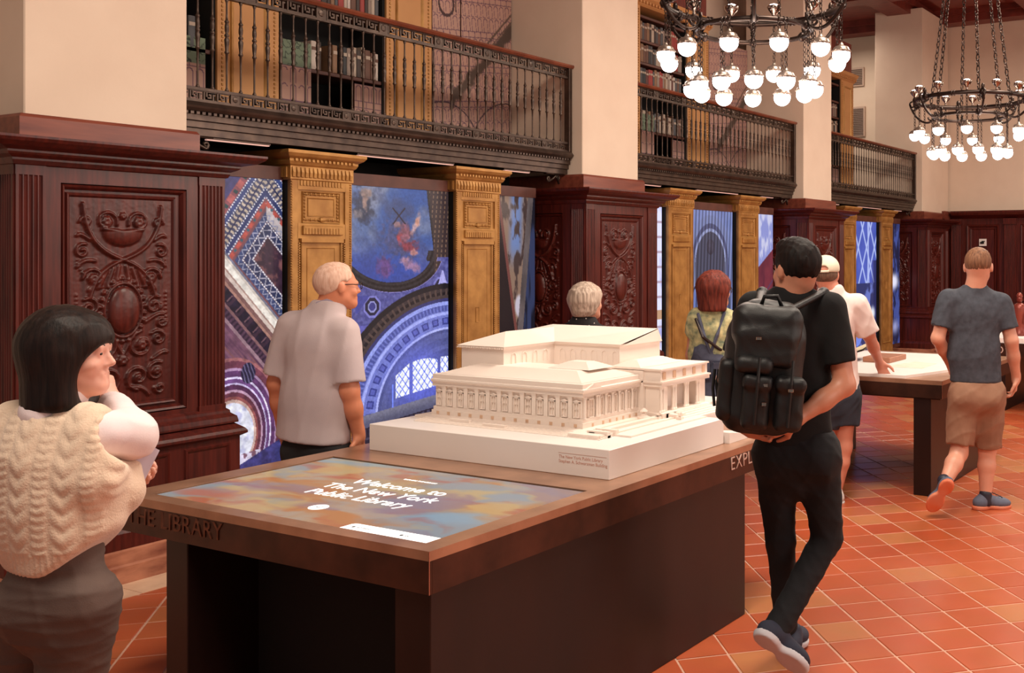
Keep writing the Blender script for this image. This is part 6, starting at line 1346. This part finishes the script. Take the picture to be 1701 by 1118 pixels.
# ---------- woman in the knitted vest
def vest_woman():
    F = Figure('dark-haired woman in a cream cable-knit vest, chin on her hand, at the left', 95, 2.78); p = F.p
    f = dirn(.75); N = p(100, 662); SL = p(22, 710, .02); SR = p(168, 716, -.02); W = p(85, 870, .0); Hh = p(95, 965); HL = p(52, 1000, .05); HR = p(128, 1000, -.05)
    ER = p(218, 724, .06); WR = p(184, 668, .17); EL = p(20, 850, .22); WL = p(196, 790, .20)
    KL = p(40, 1290, .08); KR = p(110, 1290, .0); AL = p(40, 1440, .05); AR = p(108, 1440, -.02); AL[2] = AR[2] = .085; KL[2] = KR[2] = .44
    S = SDF(); R, g = head(S, p(118, 588, .02), dirn(1.38), (.06, .0, 1), .97, N, .047)
    torso(S, N, SL, SR, W, Hh, f, .115, .10, .13, .64)
    S.cap(SR, ER, .042, .036, .03); S.cap(ER, WR, .036, .024, .02); S.cap(SL, EL, .042, .036, .03); S.cap(EL, WL, .036, .024, .02)
    hand(S, WR, (-.25, .05, 1), (-.8, -.1, -.3), .86, 1, .75, .04); hand(S, WL, (1, .05, -.1), (0, -.5, .8), .86, 1, .5, .05)
    for h_, k_, a_ in ((HL, KL, AL), (HR, KR, AR)): S.cap(h_, k_, .07, .045, .03); S.cap(k_, a_, .045, .032, .02)
    F.part('body', S, .0052, skin('skin_light', L3(236, 178, 158), .15, .4))
    # lips, eye, brow
    lp = skin('lip', L3(190, 92, 86)); S = SDF(); S.cap(g(-.014, .0855, -.0555), g(.014, .0855, -.0555), .0052, .0052, .004); S.cap(g(-.012, .0835, -.065), g(.012, .0835, -.065), .006, .006, .004); F.part('lips', S, .003, lp)
    dk = material('eye_dark', L3(30, 18, 16), rough=.2)
    for q in (-1, 1): S = SDF(); S.ell(g(q*.030, .0865, .002), np.array([.0085, .0035, .005]), R, .002); F.part('eye', S, .0028, dk); S = SDF(); S.cap(g(q*.018, .0905, .024), g(q*.042, .080, .024), .003, .002, .002); F.part('eyebrow', S, .0028, dk)
    ws = cloth('white_blouse', L3(240, 224, 224), L3(230, 212, 216), rough=.75)
    S = SDF(); S.cap(SR+[.0, 0, -.005], ER, .062, .060, .03); S.cap(ER, WR, .062, .042, .03, None, perp_clip(ER, WR, .97)); S.cap(SL, EL, .062, .060, .03); S.cap(EL, WL, .058, .042, .03, None, perp_clip(EL, WL, .95)); S.cap((SL+SR)/2-[0, 0, .08], W, .13, .115, .04, (f, .66)); S.cap(N-[0, 0, .03], (SL+SR)/2-[0, 0, .06], .06, .10, .04); F.part('blouse', S, .0058, ws, folds(.008, 61, 22))
    S = SDF(); S.cap(N+[-.02, 0, -.04], N+[.0, .0, .008], .078, .066, .02); S.cap(N+[-.03, 0, -.03], N+[.03, 0, .08], .050, .052, .008, op='s'); S.plane((-.12, 0, 1), N+[0, 0, .026], .004); S.plane((0, 0, -1), N+[0, 0, -.06], .004); F.part('collar', S, .0055, ws)
    kn = cloth('cream_knit', L3(226, 200, 176), L3(214, 186, 162), rough=.95, bscale=180, bump=.5, sheen=.3)
    def knit(P):
        x = P[:, 0]; z = P[:, 2]; u = (x+.16)/.058; c = u-np.floor(u); odd = (np.floor(u).astype(int) % 2) == 0
        a = np.abs(np.sin(PI*(z/.045-np.abs(c-.5)*1.1))); cable = np.where(odd, .0055*a*np.sin(PI*np.clip(c, 0, 1))**.5, .0035*np.abs(np.sin(PI*(z/.022-np.abs(c-.5)*.9)))*(np.abs(c-.5) < .30))
        hem = z < Hm+.06; rib = .002*np.sin(x*420); return np.where(hem, rib, cable-.001)*np.clip(.6-P[:, 1]/.06, 0, 1)+fo(P)
    Hm = p(95, 935)[2]; fo = folds(.0035, 63, 13)
    S = SDF(); C_ = (SL+SR)/2
    S.cap(C_+(SL-C_)*.9-[0, 0, .0], C_+(SR-C_)*.8, .075, .072, .05, (f, .9)); S.cap(C_+(SL-C_)*.55-[0, 0, .10], C_+(SR-C_)*.60-[0, 0, .10], .125, .125, .05, (f, .82)); S.cap(C_+(SL-C_)*.55-[0, 0, .25], C_+(SR-C_)*.60-[0, 0, .25], .120, .120, .05, (f, .82))
    S.cap(N-[0, 0, .03], C_-[0, 0, .06], .06, .12, .05); S.cap(W+[0, 0, .05], p(98, 915), .165, .155, .05, (f, .72)); 
    S.cap(p(150, 810, .0), p(212, 815, .05), .10, .040, .06)          # the front of the vest hanging forward off the arm
    S.cap(p(215, 770, .08), p(214, 830, .06), .030, .020, .04)
    S.cap(SR+[.02, -.02, -.04], p(160, 800, -.08), .052, .05, .04)
    S.plane((0, 0, -1), p(95, 938), .01); S.plane(nrm(np.array([.80, 0, -1.])), p(95, 962), .02); S.plane((0, 0, 1), (0, 0, N[2]+.012), .01); S.cap(N-[0.01, 0, .03], N+[0, 0, .06], .068, .085, .02, op='s')
    S.cap(SR+[.05, -.0, -.02], ER, .058, .062, .03, op='s')
    F.part('knitted_vest', S, .0052, kn, knit)
    tr = cloth('taupe_trousers', L3(92, 72, 64), L3(78, 60, 54), rough=.8)
    S = SDF(); S.cap(p(98, 915), (HL+HR)/2, .140, .148, .04, (f, .74)); S.cap(HL, KL, .094, .074, .03); S.cap(HR+[.012, 0, 0], KR, .094, .074, .03); S.cap(KL, AL, .074, .065, .03); S.cap(KR, AR, .074, .065, .03); S.ell((HL+HR)/2+[-.01, -.04, -.0], np.array([.125, .085, .09]), None, .04); F.part('trousers', S, .006, tr, folds(.007, 65, 22, 2.2))
    hm = hairmat('hair_black_brown', L3(42, 28, 24), L3(18, 12, 12), .5)
    S = SDF(); S.ell(g(0, -.016, .028), np.array([.096, .112, .102]), R, .02); S.cap(g(0, -.025, .02), g(0, -.03, -.13), .096, .092, .04, (R[1], .95)); S.cap(g(.07, .01, .0), g(.074, .005, -.12), .032, .034, .03); S.cap(g(-.07, .01, .0), g(-.074, .005, -.12), .032, .034, .03); S.ell(g(0, .036, .048), np.array([.074, .056, .055]), R, .03)
    S.plane(-R[2], g(0, 0, -.150), .008); S.ell(g(0, .112, -.075), np.array([.10, .085, .102]), R, .02, op='s'); F.part('hair', S, .005, hm, folds(.003, 67, 110, .12))
    bt = material('black_boot', L3(30, 24, 24), rough=.5)
    for a in (AL, AR): shoe(F, 'shoe', a, f, (0, 0, 1), .19, bt, bt, .045)
    # folded leaflet in her left hand
    lf = thing('leaflet', 'folded pale leaflet with a printed block, held by the woman in the knitted vest', 'leaflet', F.t.location, TH)
    a, b_, c, d = p(224, 738, .08), p(265, 748, .12), p(232, 814, .07), p(196, 800, .05)
    v1 = [a+(0, -.0, .02), b_+(0, 0, 0), c, d]; nn = nrm(np.cross(v1[1]-v1[0], v1[3]-v1[0]))*.0015
    m = MB(); m.add([tuple(x-nn) for x in v1]+[tuple(x+nn) for x in v1], [(0, 1, 2, 3), (7, 6, 5, 4), (0, 4, 5, 1), (1, 5, 6, 2), (2, 6, 7, 3), (3, 7, 4, 0)]); m.build('paper', cloth('leaflet_paper', L3(206, 198, 214), L3(200, 192, 208), bump=0), lf)
    sgn = 1 if nn[1] < 0 else -1; q = lambda s_, t_: (v1[0]*(1-s_)+v1[1]*s_)*(1-t_)+(v1[3]*(1-s_)+v1[2]*s_)*t_+nn*1.4*sgn
    ink = material('leaflet_ink', L3(112, 112, 140)); m = MB()
    for (s0, s1, t0, t1) in ((.2, .45, .30, .42), (.5, .85, .22, .34), (.25, .8, .46, .56), (.3, .75, .60, .72), (.78, .92, .40, .7)): m.add([tuple(q(s0, t0)), tuple(q(s1, t0)), tuple(q(s1, t1)), tuple(q(s0, t1))], [(0, 1, 2, 3)])
    m.build('printed_block', ink, lf)
vest_woman()
